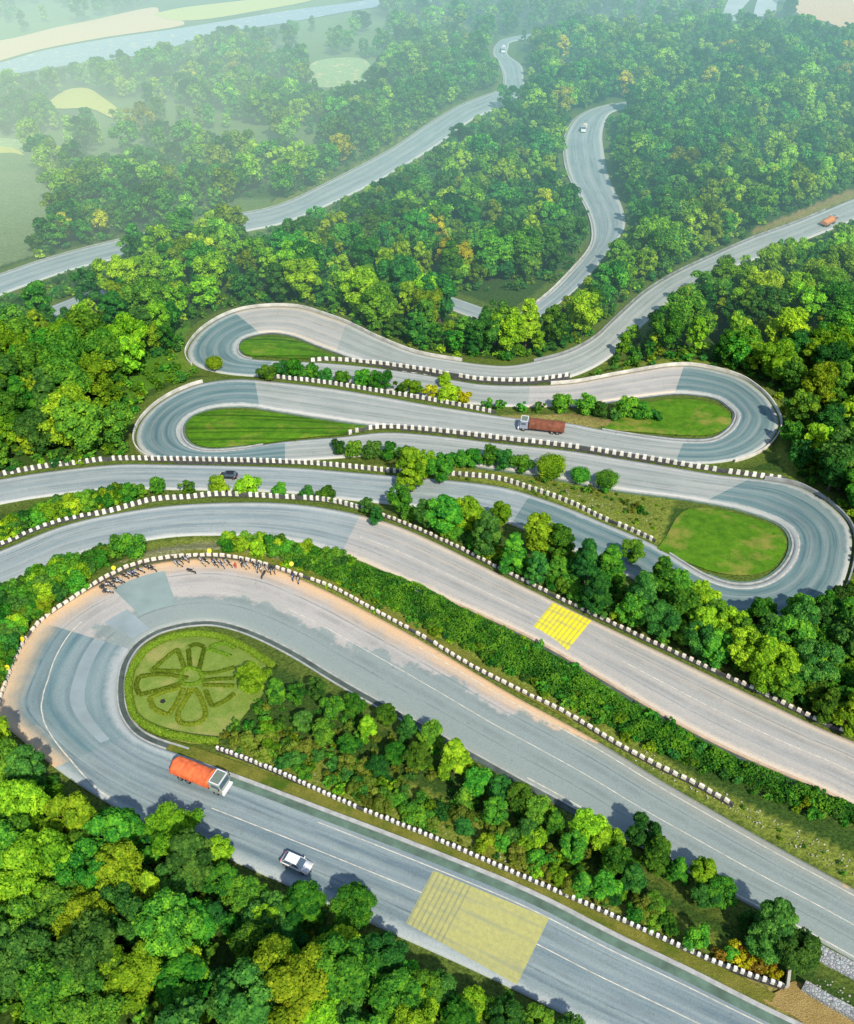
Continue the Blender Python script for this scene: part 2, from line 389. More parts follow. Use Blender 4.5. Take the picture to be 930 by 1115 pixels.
# ------------------------------------------------------------------ road surface
def asphalt(name, base_lo, base_hi, mid, edge=(0.36, 0.35, 0.33), sand=None, tree_shade=None):
    m, nt, out = mat(name)
    uv = N(nt, 'ShaderNodeUVMap', uv_map='UVMap').outputs[0]
    sep = N(nt, 'ShaderNodeSeparateXYZ'); lk(nt, uv, sep.inputs[0]); U = sep.outputs[0]
    P_ = pos(nt)
    st = N(nt, 'ShaderNodeMapping'); st.inputs['Scale'].default_value = (14, 0.05, 1); lk(nt, uv, st.inputs[0])
    streak = noise(nt, st.outputs[0], 1.0, 4, 0.6)
    big = noise(nt, P_, 0.07, 4, 0.6); fine = noise(nt, P_, 5.0, 3, 0.7)
    col = ramp(nt, big, [(0.3, base_lo), (0.7, base_hi)])
    col = mixc(nt, ramp(nt, streak, [(0.40, (0, 0, 0)), (0.62, (0.75, 0.75, 0.75))]), col, mid)
    # worn wheel paths
    wv = math_(nt, 'SINE', math_(nt, 'MULTIPLY', U, 25.1)); wv = math_(nt, 'MULTIPLY', math_(nt, 'ADD', wv, 1.0), 0.12)
    col = mixc(nt, wv, col, edge)
    # pale dusty edges
    ed = math_(nt, 'ABSOLUTE', math_(nt, 'SUBTRACT', U, 0.5))
    edn = math_(nt, 'ADD', ed, math_(nt, 'MULTIPLY', math_(nt, 'SUBTRACT', noise(nt, P_, 0.5, 4), 0.5), 0.10))
    col = mixc(nt, ramp(nt, edn, [(0.37, (0, 0, 0)), (0.44, (0.9, 0.9, 0.9))]), col, edge)
    if sand:
        f = ramp(nt, math_(nt, 'ADD', U, math_(nt, 'MULTIPLY', math_(nt, 'SUBTRACT', noise(nt, P_, 0.3, 4), 0.5), 0.16)), [(0.06, (1, 1, 1)), (0.26, (0, 0, 0))])
        col = mixc(nt, f, col, sand)
    if tree_shade:  # tree shadow painted into the asphalt colour, ragged edge from noise
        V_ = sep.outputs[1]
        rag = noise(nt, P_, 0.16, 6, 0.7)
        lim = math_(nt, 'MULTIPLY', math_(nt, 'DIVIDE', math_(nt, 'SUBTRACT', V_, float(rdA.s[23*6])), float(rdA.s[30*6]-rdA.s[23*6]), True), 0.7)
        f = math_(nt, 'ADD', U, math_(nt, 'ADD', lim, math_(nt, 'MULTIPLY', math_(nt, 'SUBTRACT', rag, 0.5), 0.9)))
        col = mixc(nt, ramp(nt, f, [(0.60, (0, 0, 0)), (0.66, (0.8, 0.8, 0.8))]), col, tree_shade)
    # long construction joints and oily wheel tracks
    jn = noise(nt, P_, 0.25, 4, 0.6)
    for u0, wd, amt in ((0.27, 0.006, 0.5), (0.735, 0.005, 0.4), (0.36, 0.03, 0.22), (0.64, 0.03, 0.22), (0.20, 0.02, 0.16)):
        q_ = math_(nt, 'ABSOLUTE', math_(nt, 'SUBTRACT', math_(nt, 'ADD', U, math_(nt, 'MULTIPLY', math_(nt, 'SUBTRACT', jn, 0.5), 0.02)), u0))
        fz = ramp(nt, math_(nt, 'DIVIDE', q_, wd*2), [(0.3, (amt,)*3), (1.0, (0, 0, 0))])
        fz = math_(nt, 'MULTIPLY', fz, ramp(nt, jn, [(0.35, (0.2,)*3), (0.6, (1, 1, 1))]))
        col = mixc(nt, fz, col, (0.06, 0.085, 0.09))
    # cracks, stains
    stn = noise(nt, P_, 0.9, 5, 0.75)
    col = mixc(nt, ramp(nt, stn, [(0.62, (0, 0, 0)), (0.74, (0.45, 0.45, 0.45))]), col, (0.07, 0.085, 0.09))
    col = mixc(nt, 0.4, col, mixc(nt, 1.0, col, ramp(nt, fine, [(0.3, (0.6, 0.6, 0.6)), (0.7, (1.4, 1.4, 1.4))]), 'MULTIPLY'))
    diffuse_out(nt, out, col, fine, 0.25, 0.02, 0.7)
    return m
M_AS = asphalt('asphalt_worn', (0.23, 0.28, 0.27), (0.30, 0.34, 0.33), (0.37, 0.40, 0.38), (0.50, 0.51, 0.49))
M_ASD = asphalt('asphalt_dark', (0.07, 0.15, 0.17), (0.11, 0.20, 0.215), (0.18, 0.27, 0.275), (0.44, 0.47, 0.45))
M_ASB = asphalt('asphalt_blue', (0.19, 0.255, 0.28), (0.25, 0.32, 0.34), (0.33, 0.38, 0.385), (0.47, 0.50, 0.49))
M_ASS = asphalt('asphalt_dusty', (0.34, 0.345, 0.33), (0.43, 0.42, 0.40), (0.47, 0.45, 0.43), (0.52, 0.49, 0.44), sand=(0.66, 0.46, 0.27), tree_shade=(0.215, 0.29, 0.285))
M_ASSD = asphalt('asphalt_dark_dusty', (0.09, 0.175, 0.205), (0.14, 0.235, 0.26), (0.22, 0.31, 0.32), (0.42, 0.46, 0.46), sand=(0.60, 0.45, 0.29))
M_ASP = asphalt('asphalt_pink', (0.32, 0.34, 0.335), (0.40, 0.405, 0.395), (0.43, 0.43, 0.42), (0.60, 0.53, 0.44))
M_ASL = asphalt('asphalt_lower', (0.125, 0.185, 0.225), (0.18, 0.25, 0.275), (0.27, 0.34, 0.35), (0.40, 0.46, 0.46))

def ribbon(name, rd, mats, pick, na=12, dz=0.05, t0=0.0, t1=1.0, kind='structure', i0=0, i1=None):
    i1 = i1 or len(rd.L)
    T = np.linspace(t0, t1, na+1)
    V, UV = [], []
    for i in range(i0, i1):
        for t in T:
            p = rd.L[i]*(1-t)+rd.R[i]*t
            V.append((p[0], p[1], p[2]+dz+0.05*(1-(2*t-1)**2))); UV.append((t, rd.s[i]))
    Fc, Mi = [], []
    n = na+1
    for k in range(i1-i0-1):
        for a in range(na):
            Fc.append((k*n+a, (k+1)*n+a, (k+1)*n+a+1, k*n+a+1)); Mi.append(pick((k+i0)/rd.sub) if pick else 0)
    # skirts so the sheet has a real edge
    o = mesh_obj(name, V, Fc, mats, None, True)
    me = o.data; uvl = me.uv_layers.new(name='UVMap')
    li = np.zeros(len(me.loops), int); me.loops.foreach_get('vertex_index', li)
    uvl.data.foreach_set('uv', np.array(UV, np.float32)[li].ravel())
    me.polygons.foreach_set('material_index', Mi)
    bm = bmesh.new(); bm.from_mesh(me); bmesh.ops.recalc_face_normals(bm, faces=bm.faces)
    if bm.faces and bm.faces[0].normal.z < 0: bmesh.ops.reverse_faces(bm, faces=bm.faces)
    eb = [e for e in bm.edges if e.is_boundary]
    ex = bmesh.ops.extrude_edge_only(bm, edges=eb)
    for v in [g for g in ex['geom'] if isinstance(g, bmesh.types.BMVert)]: v.co.z -= 0.25
    bm.to_mesh(me); bm.free()
    return tag(o, kind=kind)
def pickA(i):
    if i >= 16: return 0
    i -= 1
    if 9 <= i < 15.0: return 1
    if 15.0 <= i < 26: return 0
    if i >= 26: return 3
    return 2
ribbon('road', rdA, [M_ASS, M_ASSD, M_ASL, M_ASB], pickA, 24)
ribbon('road', rdB, [M_AS, M_ASB, M_ASP], lambda i: 1 if i < 7 else 2, 16)  # blue up to the shadow edge, pink past it: shade put into the colour
def pickC(i):
    if i < 11: return 2
    if 11 <= i < 26.5: return 1
    if 35 <= i < 46.2: return 1
    if 57 <= i < 65: return 1
    if 65 <= i < 69: return 3
    if 76 <= i < 82: return 1
    if 82 <= i < 86: return 3
    return 0
ribbon('road', rdC, [M_AS, M_ASD, M_ASB, M_ASP], pickC, 12)
ribbon('road', rdS, [M_ASB], None, 10)
ribbon('road', rdF, [M_ASB], None, 10); ribbon('road', rdN, [M_ASB], None, 10)

M_PAINT = simple('road_paint_white', (0.58, 0.56, 0.48), 0.7, var=0.3, scale=1.2, obj=False)
M_PAINTW = simple('road_paint_worn', (0.46, 0.46, 0.42), 0.8, var=0.3, scale=1.2, obj=False)
def stripe(rd, t, wd, i0, i1, m=M_PAINT, gap=None):
    """painted line along the road at fraction t across"""
    V, Fc = [], []; n = len(rd.L); a = int(i0*rd.sub); b = min(int(i1*rd.sub), n-1)
    T = t if callable(t) else (lambda i: t)
    for i in range(a, b+1):
        tt = T(i/rd.sub)
        p = rd.L[i]*(1-tt)+rd.R[i]*tt; q = rd.R[i]-rd.L[i]; q = q/np.linalg.norm(q)
        zz = p[2]+0.05+0.05*(1-(2*tt-1)**2)+0.012
        for sgn in (-1, 1): V.append((p[0]+q[0]*sgn*wd/2, p[1]+q[1]*sgn*wd/2, zz))
    for k in range(b-a): Fc.append((2*k, 2*k+1, 2*k+3, 2*k+2))
    o = mesh_obj('road_marking', V, Fc, m)
    return tag(o, kind='structure')
def tA(i):
    i -= 1
    return tA0(i)
def tA0(i):   # centre line of the lowest bend swings with the wide apron on its outer side
    return float(np.interp(i, [0, 4, 8, 11, 13, 15, 19, 23, 26, 34], [0.50, 0.50, 0.46, 0.60, 0.64, 0.62, 0.52, 0.50, 0.52, 0.52]))
stripe(rdA, tA, 0.13, 0, 7.3); stripe(rdA, tA, 0.13, 22.5, 35)
stripe(rdA, lambda i: float(np.interp(i-1, [0, 7, 8, 9, 10, 11, 12, 13, 14, 15.5, 17, 20], [0.05, 0.05, 0.08, 0.20, 0.28, 0.36, 0.40, 0.40, 0.38, 0.36, 0.26, 0.18])), 0.20, 8.6, 16.6)
stripe(rdA, 0.80, 0.13, 0, 6.0)
stripe(rdA, 0.10, 0.14, 25, 35); stripe(rdA, 0.955, 0.18, 28, 35)
stripe(rdB, 0.52, 0.16, 7.2, 10); stripe(rdB, 0.52, 0.16, 11.3, 17)
stripe(rdB, 0.92, 0.12, 6, 17, M_PAINTW)
stripe(rdC, 0.9, 0.12, 27, 34, M_PAINTW); stripe(rdC, 0.10, 0.14, 47, 56, M_PAINTW)
stripe(rdC, 0.09, 0.3, 16, 26, M_PAINTW); stripe(rdC, 0.09, 0.3, 57, 65, M_PAINTW); stripe(rdC, 0.91, 0.3, 36, 46, M_PAINTW)
stripe(rdF, 0.5, 0.14, 0, 13, M_PAINTW); stripe(rdS, 0.5, 0.14, 3, 15, M_PAINTW); stripe(rdC, 0.5, 0.14, 90, 102, M_PAINTW)
stripe(rdF, 0.06, 0.25, 0, 16, M_PAINTW); stripe(rdS, 0.06, 0.3, 4, 14, M_PAINT)

# repair patches in the lowest bend
def patch(name, rd, i0, i1, t0, t1, m, dz=0.012, na=8):
    V, Fc = [], []; a = int(i0*rd.sub); b = int(i1*rd.sub); n = na+1
    for i in range(a, b+1):
        for k in range(n):
            t = t0+(t1-t0)*k/na; p = rd.L[i]*(1-t)+rd.R[i]*t
            V.append((p[0], p[1], p[2]+0.05+0.05*(1-(2*t-1)**2)+dz))
    for k in range(b-a):
        for q in range(na): Fc.append((k*n+q, (k+1)*n+q, (k+1)*n+q+1, k*n+q+1))
    return tag(mesh_obj(name, V, Fc, m, None, True), kind='structure')
M_PD = simple('tarmac_patch_dark', (0.235, 0.315, 0.31), 0.8, var=0.12, scale=0.25, obj=False)
M_PM = simple('tarmac_patch_mid', (0.27, 0.34, 0.36), 0.8, var=0.12, scale=0.25, obj=False)
patch('tarmac_patch', rdA, 18.0, 19.5, 0.16, 0.72, M_PD)
patch('tarmac_patch', rdA, 16.9, 17.9, 0.55, 0.95, M_PM)
patch('tarmac_patch', rdA, 10.2, 16.0, 0.62, 0.74, M_PM)

# yellow rumble paint
def yellow(name, lo, hi, bars, lim=2.0, barmix=0.9):
    m, nt, out = mat(name)
    uv = N(nt, 'ShaderNodeUVMap', uv_map='UVMap').outputs[0]
    sep = N(nt, 'ShaderNodeSeparateXYZ'); lk(nt, uv, sep.inputs[0])
    P_ = pos(nt)
    s = math_(nt, 'SINE', math_(nt, 'MULTIPLY', sep.outputs[0], bars*6.283))
    g = math_(nt, 'GREATER_THAN', s, 0.45)
    g = math_(nt, 'MULTIPLY', g, math_(nt, 'LESS_THAN', sep.outputs[0], lim))
    wear = noise(nt, P_, 1.9, 7, 0.8)
    st = N(nt, 'ShaderNodeMapping'); st.inputs['Scale'].default_value = (0.6, 7, 1); lk(nt, uv, st.inputs[0])
    tyre = noise(nt, st.outputs[0], 1.0, 3)
    col = ramp(nt, wear, [(0.3, lo), (0.65, hi)])
    col = mixc(nt, ramp(nt, tyre, [(0.48, (0, 0, 0)), (0.68, (0.7, 0.7, 0.7))]), col, (0.24, 0.28, 0.22))
    col = mixc(nt, math_(nt, 'MULTIPLY', g, ramp(nt, wear, [(0.3, (barmix,)*3), (0.7, (barmix*.4,)*3)])), col, (0.24, 0.26, 0.16))
    diffuse_out(nt, out, col, wear, 0.3, 0.02, 0.7); return m
def quad_sheet(name, cs, m, rd, dz=0.025, n=14):
    zz = [float(rd.C[np.argmin((rd.C[:, 0]-hit(x, y)[0])**2+(rd.C[:, 1]-hit(x, y)[1])**2), 2]) for x, y in cs]
    P = [hit_z(x, y, z+0.09) for (x, y), z in zip(cs, zz)]
    V, UV, Fc = [], [], []
    for i in range(n+1):
        for j in range(n+1):
            u, v = i/n, j/n
            p = (P[0]*(1-u)+P[1]*u)*(1-v)+(P[3]*(1-u)+P[2]*u)*v
            k = np.argmin((rd.C[:, 0]-p[0])**2+(rd.C[:, 1]-p[1])**2)
            # height of the road's camber at that spot
            L_, R_ = rd.L[k], rd.R[k]; q = R_-L_; t = float(np.clip(np.dot(p[:2]-L_[:2], q[:2])/np.dot(q[:2], q[:2]), 0, 1))
            k2 = min(k+1, len(rd.C)-1); k1 = max(k-1, 0); a = rd.C[k1]; b = rd.C[k2]; dd = b[:2]-a[:2]
            s = float(np.clip(np.dot(p[:2]-a[:2], dd)/max(np.dot(dd, dd), 1e-6), 0, 1))
            V.append((p[0], p[1], a[2]*(1-s)+b[2]*s+0.05+0.05*(1-(2*t-1)**2)+dz)); UV.append((u, v))
    for i in range(n):
        for j in range(n): Fc.append((i*(n+1)+j, (i+1)*(n+1)+j, (i+1)*(n+1)+j+1, i*(n+1)+j+1))
    o = mesh_obj(name, V, Fc, m, None, True); uvl = o.data.uv_layers.new(name='UVMap')
    li = np.zeros(len(o.data.loops), int); o.data.loops.foreach_get('vertex_index', li)
    uvl.data.foreach_set('uv', np.array(UV, np.float32)[li].ravel()); return tag(o, kind='structure')
quad_sheet('yellow_rumble_paint', [(602, 656), (644, 676), (617, 709), (577, 687)], yellow('paint_yellow_bright', (0.74, 0.62, 0.02), (0.88, 0.82, 0.05), 9, 2.0, 0.6), rdB)
quad_sheet('yellow_rumble_paint', [(472, 948), (598, 1000), (563, 1072), (442, 1005)], yellow('paint_yellow_faded', (0.33, 0.35, 0.15), (0.50, 0.49, 0.18), 22, 0.36), rdA)

# ------------------------------------------------------------------ kerbs, drains, islands
M_CONC = simple('concrete_kerb', (0.38, 0.40, 0.39), 0.85, var=0.25, scale=0.8, obj=False, bump=0.4)
M_CONCP = simple('concrete_kerb_warm', (0.50, 0.38, 0.27), 0.85, var=0.25, scale=0.8, obj=False, bump=0.4)
M_DRAIN = simple('drain_dark', (0.07, 0.10, 0.09), 0.9, var=0.4, scale=0.6, obj=False)
M_MOSS = simple('drain_mossy', (0.10, 0.17, 0.13), 0.9, var=0.3, scale=0.6, obj=False)
def sweep(name, pts, prof, m, kind='structure', nrm=None):
    """sweep an (offset, height) profile along world points"""
    pts = np.array(pts); n = len(pts)
    V, Fc = [], []; k = len(prof)
    for i in range(n):
        d = pts[min(i+1, n-1)]-pts[max(i-1, 0)]; d = d[:2]/max(np.linalg.norm(d[:2]), 1e-6)
        q = np.array([d[1], -d[0]])
        for (a, h) in prof: V.append((pts[i][0]+q[0]*a, pts[i][1]+q[1]*a, pts[i][2]+h))
    for i in range(n-1):
        for a in range(k): Fc.append((i*k+a, i*k+(a+1) % k, (i+1)*k+(a+1) % k, (i+1)*k+a))
    Fc.append(tuple(range(k))); Fc.append(tuple((n-1)*k+a for a in range(k))[::-1])
    o = mesh_obj(name, V, Fc, m)
    bm = bmesh.new(); bm.from_mesh(o.data); bmesh.ops.recalc_face_normals(bm, faces=bm.faces); bm.to_mesh(o.data); bm.free()
    return tag(o, kind=kind)
def edge_pts(rd, side, off, i0, i1):
    a, b = int(i0*rd.sub), min(int(i1*rd.sub), len(rd.L)-1)
    E = rd.R if side == 'R' else rd.L; O = rd.L if side == 'R' else rd.R
    q = E-O; q[:, 2] = 0; q = q/np.linalg.norm(q, axis=1)[:, None]
    P = E+q*off; return P[a:b+1]
def boxp(w_, h_, b_=-0.3): return [(-w_/2, b_), (w_/2, b_), (w_/2, h_), (-w_/2, h_)]
def kerb(rd, side, i0, i1, off=0.25, w_=0.3, h_=0.16, m=M_CONC): return sweep('kerb', edge_pts(rd, side, off, i0, i1), boxp(w_, h_), m)
def drain(rd, side, i0, i1, off=0.9, w_=0.8, m=M_DRAIN): return sweep('drain_channel', edge_pts(rd, side, off, i0, i1), boxp(w_, 0.02), m)
# lowest bend island: kerb, drain, kerb
kerb(rdA, 'R', 8.5, 32, 0.15, 0.25); drain(rdA, 'R', 8.0, 30, 0.70, 0.85, M_DRAIN); kerb(rdA, 'R', 8.0, 26, 1.3, 0.3, 0.14)
def channel(rd, side, i0, i1, off, w_, m): return sweep('drain_channel', edge_pts(rd, side, off, i0, i1), boxp(w_, 0.125), m)
channel(rdA, 'R', 0, 8.0, -1.25, 1.1, M_MOSS); sweep('kerb', edge_pts(rdA, 'R', -0.35, 0, 8.0), boxp(0.6, 0.15), M_CONC)
kerb(rdB, 'R', 8, 17, 0.3, 0.45, 0.14, M_CONCP); drain(rdB, 'R', 8, 17, 0.95, 0.75); kerb(rdB, 'R', 8, 17, 1.5, 0.3, 0.12)
kerb(rdC, 'L', 15.5, 31, 0.3, 0.4); drain(rdC, 'L', 17, 31, 0.8, 0.55, M_MOSS)
kerb(rdC, 'R', 35.5, 51, 0.3, 0.4); drain(rdC, 'R', 36, 51, 0.8, 0.55, M_MOSS)
kerb(rdC, 'L', 55, 68, 0.3, 0.4); drain(rdC, 'L', 56, 68, 0.8, 0.55)
kerb(rdC, 'R', 77, 87, 0.3, 0.4); drain(rdC, 'R', 78, 87, 0.8, 0.55)
kerb(rdF, 'L', 0, 17, 0.3, 0.4); kerb(rdS, 'L', 3, 14, 0.3, 0.5)

def island(name, poly, m, raise_=0.25, nr=10, dz=0.14):
    P = catmull(poly+[poly[0]], 4)[:-1]
    W_ = np.array([hit(x, y) for x, y in P])
    c = W_.mean(0); V, Fc = [], []
    n = len(W_)
    for k in range(nr):
        t = 1-k/nr
        for p in W_: V.append([c[0]+(p[0]-c[0])*t, c[1]+(p[1]-c[1])*t, t])
    V.append([c[0], c[1], 0.0]); V = np.array(V)
    z, _ = ground_and_dist(V[:, 0], V[:, 1])
    V[:, 2] = z+dz+raise_*(1-V[:, 2]**4)
    for k in range(nr-1):
        for i in range(n): Fc.append((k*n+i, k*n+(i+1) % n, (k+1)*n+(i+1) % n, (k+1)*n+i))
    for i in range(n): Fc.append(((nr-1)*n+i, (nr-1)*n+(i+1) % n, nr*n))
    o = mesh_obj(name, V, Fc, m, None, True)
    bm = bmesh.new(); bm.from_mesh(o.data); bmesh.ops.recalc_face_normals(bm, faces=bm.faces)
    if sum(f.normal.z for f in bm.faces) < 0: bmesh.ops.reverse_faces(bm, faces=bm.faces)
    bm.to_mesh(o.data); bm.free()
    return tag(o, kind='structure')
def grass_mat(name, lo, hi, dry, dryamt=0.6, stripe_=0.0):
    m, nt, out = mat(name); P_ = pos(nt)
    n1 = noise(nt, P_, 0.5, 5, 0.65); n2 = noise(nt, P_, 6, 4, 0.7); n3 = noise(nt, P_, 0.16, 4, 0.6)
    col = ramp(nt, n1, [(0.32, lo), (0.68, hi)])
    col = mixc(nt, ramp(nt, n3, [(dryamt, (0, 0, 0)), (dryamt+0.15, (1, 1, 1))]), col, dry)
    if stripe_:
        mp = N(nt, 'ShaderNodeMapping'); mp.inputs['Scale'].default_value = (0.02, 0.55, 0.0); lk(nt, P_, mp.inputs[0])
        s = noise(nt, mp.outputs[0], 1.0, 3, 0.6)
        col = mixc(nt, ramp(nt, s, [(0.40, (stripe_,)*3), (0.52, (0, 0, 0))]), col, (0.015, 0.05, 0.006))
    col = mixc(nt, 0.6, col, mixc(nt, 1.0, col, ramp(nt, n2, [(0.3, (0.45,)*3), (0.7, (1.55,)*3)]), 'MULTIPLY'))
    diffuse_out(nt, out, col, n2, 1.0, 0.25); return m
M_GR = grass_mat('grass_lawn', (0.06, 0.19, 0.010), (0.14, 0.32, 0.016), (0.30, 0.31, 0.06), 0.53)
M_GRS = grass_mat('grass_mown', (0.06, 0.20, 0.009), (0.14, 0.32, 0.014), (0.28, 0.32, 0.05), 0.55, 0.6)
M_LAWN_A = grass_mat('lawn_pale', (0.19, 0.31, 0.045), (0.29, 0.39, 0.08), (0.42, 0.42, 0.13), 0.52)
island('grass_island', ISL_G, M_GR); island('grass_island', ISL_H, M_GRS); island('grass_island', ISL_J, M_GR); island('grass_island', ISL_L, M_GRS)
FB = [(139,770),(137,745),(142,722),(156,702),(182,689),(210,686),(240,689),(265,700),(285,715),(292,745),(270,775),(250,800),(228,812),(205,812),(175,803),(150,790)]
island('lawn', FB, M_LAWN_A, 0.3)

# ------------------------------------------------------------------ leaves
def leaf_mat(name, dark, mid, light, trans=0.34):
    m, nt, out = mat(name)
    tint = N(nt, 'ShaderNodeAttribute', attribute_name='tint').outputs['Fac']
    oi = N(nt, 'ShaderNodeObjectInfo')
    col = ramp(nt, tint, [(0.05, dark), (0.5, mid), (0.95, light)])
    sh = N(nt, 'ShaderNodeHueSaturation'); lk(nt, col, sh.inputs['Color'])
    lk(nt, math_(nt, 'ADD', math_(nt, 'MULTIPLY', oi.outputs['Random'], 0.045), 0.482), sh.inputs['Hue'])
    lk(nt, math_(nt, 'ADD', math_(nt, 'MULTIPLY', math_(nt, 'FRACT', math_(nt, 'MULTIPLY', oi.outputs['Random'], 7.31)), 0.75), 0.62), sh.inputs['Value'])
    d = N(nt, 'ShaderNodeBsdfDiffuse'); t = N(nt, 'ShaderNodeBsdfTranslucent')
    lk(nt, sh.outputs[0], d.inputs[0]); lk(nt, mixc(nt, 1.0, sh.outputs[0], (1.5, 1.25, 0.6), 'MULTIPLY'), t.inputs[0])
    mx = N(nt, 'ShaderNodeMixShader'); mx.inputs[0].default_value = trans
    lk(nt, d.outputs[0], mx.inputs[1]); lk(nt, t.outputs[0], mx.inputs[2]); lk(nt, mx.outputs[0], out.inputs[0]); return m
LM = {'green': leaf_mat('leaves_green', (0.022, 0.10, 0.018), (0.080, 0.27, 0.030), (0.23, 0.48, 0.035)),
      'lime': leaf_mat('leaves_lime', (0.065, 0.175, 0.014), (0.23, 0.44, 0.024), (0.47, 0.67, 0.036)),
      'dark': leaf_mat('leaves_dark', (0.018, 0.080, 0.020), (0.052, 0.19, 0.034), (0.14, 0.34, 0.048)),
      'gold': leaf_mat('leaves_golden', (0.16, 0.18, 0.008), (0.40, 0.44, 0.014), (0.62, 0.60, 0.03)),
      'dry': leaf_mat('leaves_dry', (0.06, 0.10, 0.012), (0.17, 0.25, 0.03), (0.32, 0.38, 0.06)),
      'rust': leaf_mat('leaves_rusty', (0.10, 0.055, 0.008), (0.24, 0.15, 0.02), (0.38, 0.26, 0.05))}
M_BARK = simple('bark', (0.11, 0.08, 0.055), 0.95, var=0.35, scale=2.5, bump=0.6)

ICO = bmesh.new(); bmesh.ops.create_icosphere(ICO, subdivisions=1, radius=1)
ICV = np.array([v.co[:] for v in ICO.verts]); ICF = np.array([[v.index for v in f.verts] for f in ICO.faces]); ICO.free()
def crown_mesh(name, seed, H, R, npuff, leaves, ls, base=0.30, style='round', core=0.80, pk=1.0):
    g = np.random.default_rng(seed)
    C = []; Rr = []
    ga = 2.399963
    for i in range(npuff):
        t = (i+0.5)/npuff; h = base+(0.95-base)*t
        if style == 'round': pr = math.sqrt(max(0.05, 1-((h-0.60)/0.44)**2))
        elif style == 'tall': pr = 0.85*math.sqrt(max(0.04, 1-((h-0.52)/0.50)**2))
        elif style == 'spread': pr = 1.1*math.sqrt(max(0.05, 1-((h-0.72)/0.40)**2))
        else: pr = max(0.12, 1.15*(1-h)**0.75)
        a = i*ga+g.normal(0, 0.35); rad = R*pr*g.uniform(0.45, 0.78)
        if g.random() < 0.2: rad *= 0.35
        if style == 'ball': rad = R*0.42*math.sqrt(max(0, 1-(2*t-1)**2)); h = 0.5+0.16*(2*t-1)
        pr_ = pk*R*g.uniform(0.22, 0.40)*(0.75+0.25*pr)
        if style == 'ball': pr_ = R*0.55
        C.append((rad*math.cos(a), rad*math.sin(a), H*h+g.normal(0, 0.03*H))); Rr.append(pr_)
    C = np.array(C); Rr = np.array(Rr)
    C[:, 2] = np.minimum(C[:, 2], H-Rr*0.7)
    V, Fq, tint = [], [], []
    area = Rr**2; cnt = (leaves*area/area.sum()).astype(int)
    allP, allN, allT = [], [], []
    for k in range(npuff):
        n = cnt[k]*2
        d = g.normal(size=(n, 3)); d /= np.linalg.norm(d, axis=1)[:, None]
        d[:, 2] = np.where((d[:, 2] < -0.35), -d[:, 2], d[:, 2])
        # lumpy puffs
        lump = 1+0.16*np.sin(5*d[:, 0]+k)*np.sin(5*d[:, 1]+2*k)+0.10*np.sin(9*d[:, 2]+3*k+7*d[:, 0])
        p = C[k]+d*(Rr[k]*lump*g.uniform(0.86, 1.10, n))[:, None]*np.array([1, 1, 0.85])
        dist = np.linalg.norm(p[:, None, :]-C[None], axis=2)/Rr[None]; dist[:, k] = 9
        ok = dist.min(1) > 0.80
        p, d = p[ok][:cnt[k]], d[ok][:cnt[k]]
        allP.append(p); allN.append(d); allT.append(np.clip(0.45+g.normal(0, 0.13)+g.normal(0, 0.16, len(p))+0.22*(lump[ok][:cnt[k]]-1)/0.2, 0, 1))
    P = np.concatenate(allP); Nn = np.concatenate(allN); T = np.concatenate(allT)
    n = len(P)
    nn = Nn+g.normal(0, 0.42, (n, 3))+np.array([0, 0, 0.35]); nn /= np.linalg.norm(nn, axis=1)[:, None]
    r_ = g.normal(size=(n, 3)); a = np.cross(nn, r_); a /= np.linalg.norm(a, axis=1)[:, None]; b = np.cross(nn, a)
    s = ls*g.uniform(0.6, 1.35, n)[:, None]*0.5
    # each leaf clump: a bent kite of two triangles joined (4 verts)
    q = np.stack([P-a*s, P-b*s*0.7+nn*s*0.25, P+a*s*1.1, P+b*s*0.7+nn*s*0.2], 1).reshape(-1, 3)
    Fl = np.arange(4*n).reshape(-1, 4)
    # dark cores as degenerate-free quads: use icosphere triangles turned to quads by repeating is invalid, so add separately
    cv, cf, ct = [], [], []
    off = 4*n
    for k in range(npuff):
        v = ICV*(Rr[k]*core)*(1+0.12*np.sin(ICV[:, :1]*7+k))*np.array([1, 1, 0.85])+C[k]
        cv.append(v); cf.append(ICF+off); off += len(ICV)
    Vall = np.concatenate([q]+cv)
    me = bpy.data.meshes.new(name)
    nq = len(Fl); CF = np.concatenate(cf); nt3 = len(CF)
    me.vertices.add(len(Vall)); me.vertices.foreach_set('co', Vall.astype(np.float32).ravel())
    loops = np.concatenate([Fl.ravel(), CF.ravel()]).astype(np.int32)
    me.loops.add(len(loops)); me.loops.foreach_set('vertex_index', loops)
    starts = np.concatenate([np.arange(nq)*4, nq*4+np.arange(nt3)*3]).astype(np.int32)
    me.polygons.add(nq+nt3); me.polygons.foreach_set('loop_start', starts)
    try: me.polygons.foreach_set('loop_total', np.concatenate([np.full(nq, 4), np.full(nt3, 3)]).astype(np.int32))
    except Exception: pass
    me.update(calc_edges=True)
    at = me.attributes.new('tint', 'FLOAT', 'POINT')
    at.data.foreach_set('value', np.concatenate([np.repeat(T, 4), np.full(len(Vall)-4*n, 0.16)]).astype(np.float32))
    return me, C, Rr
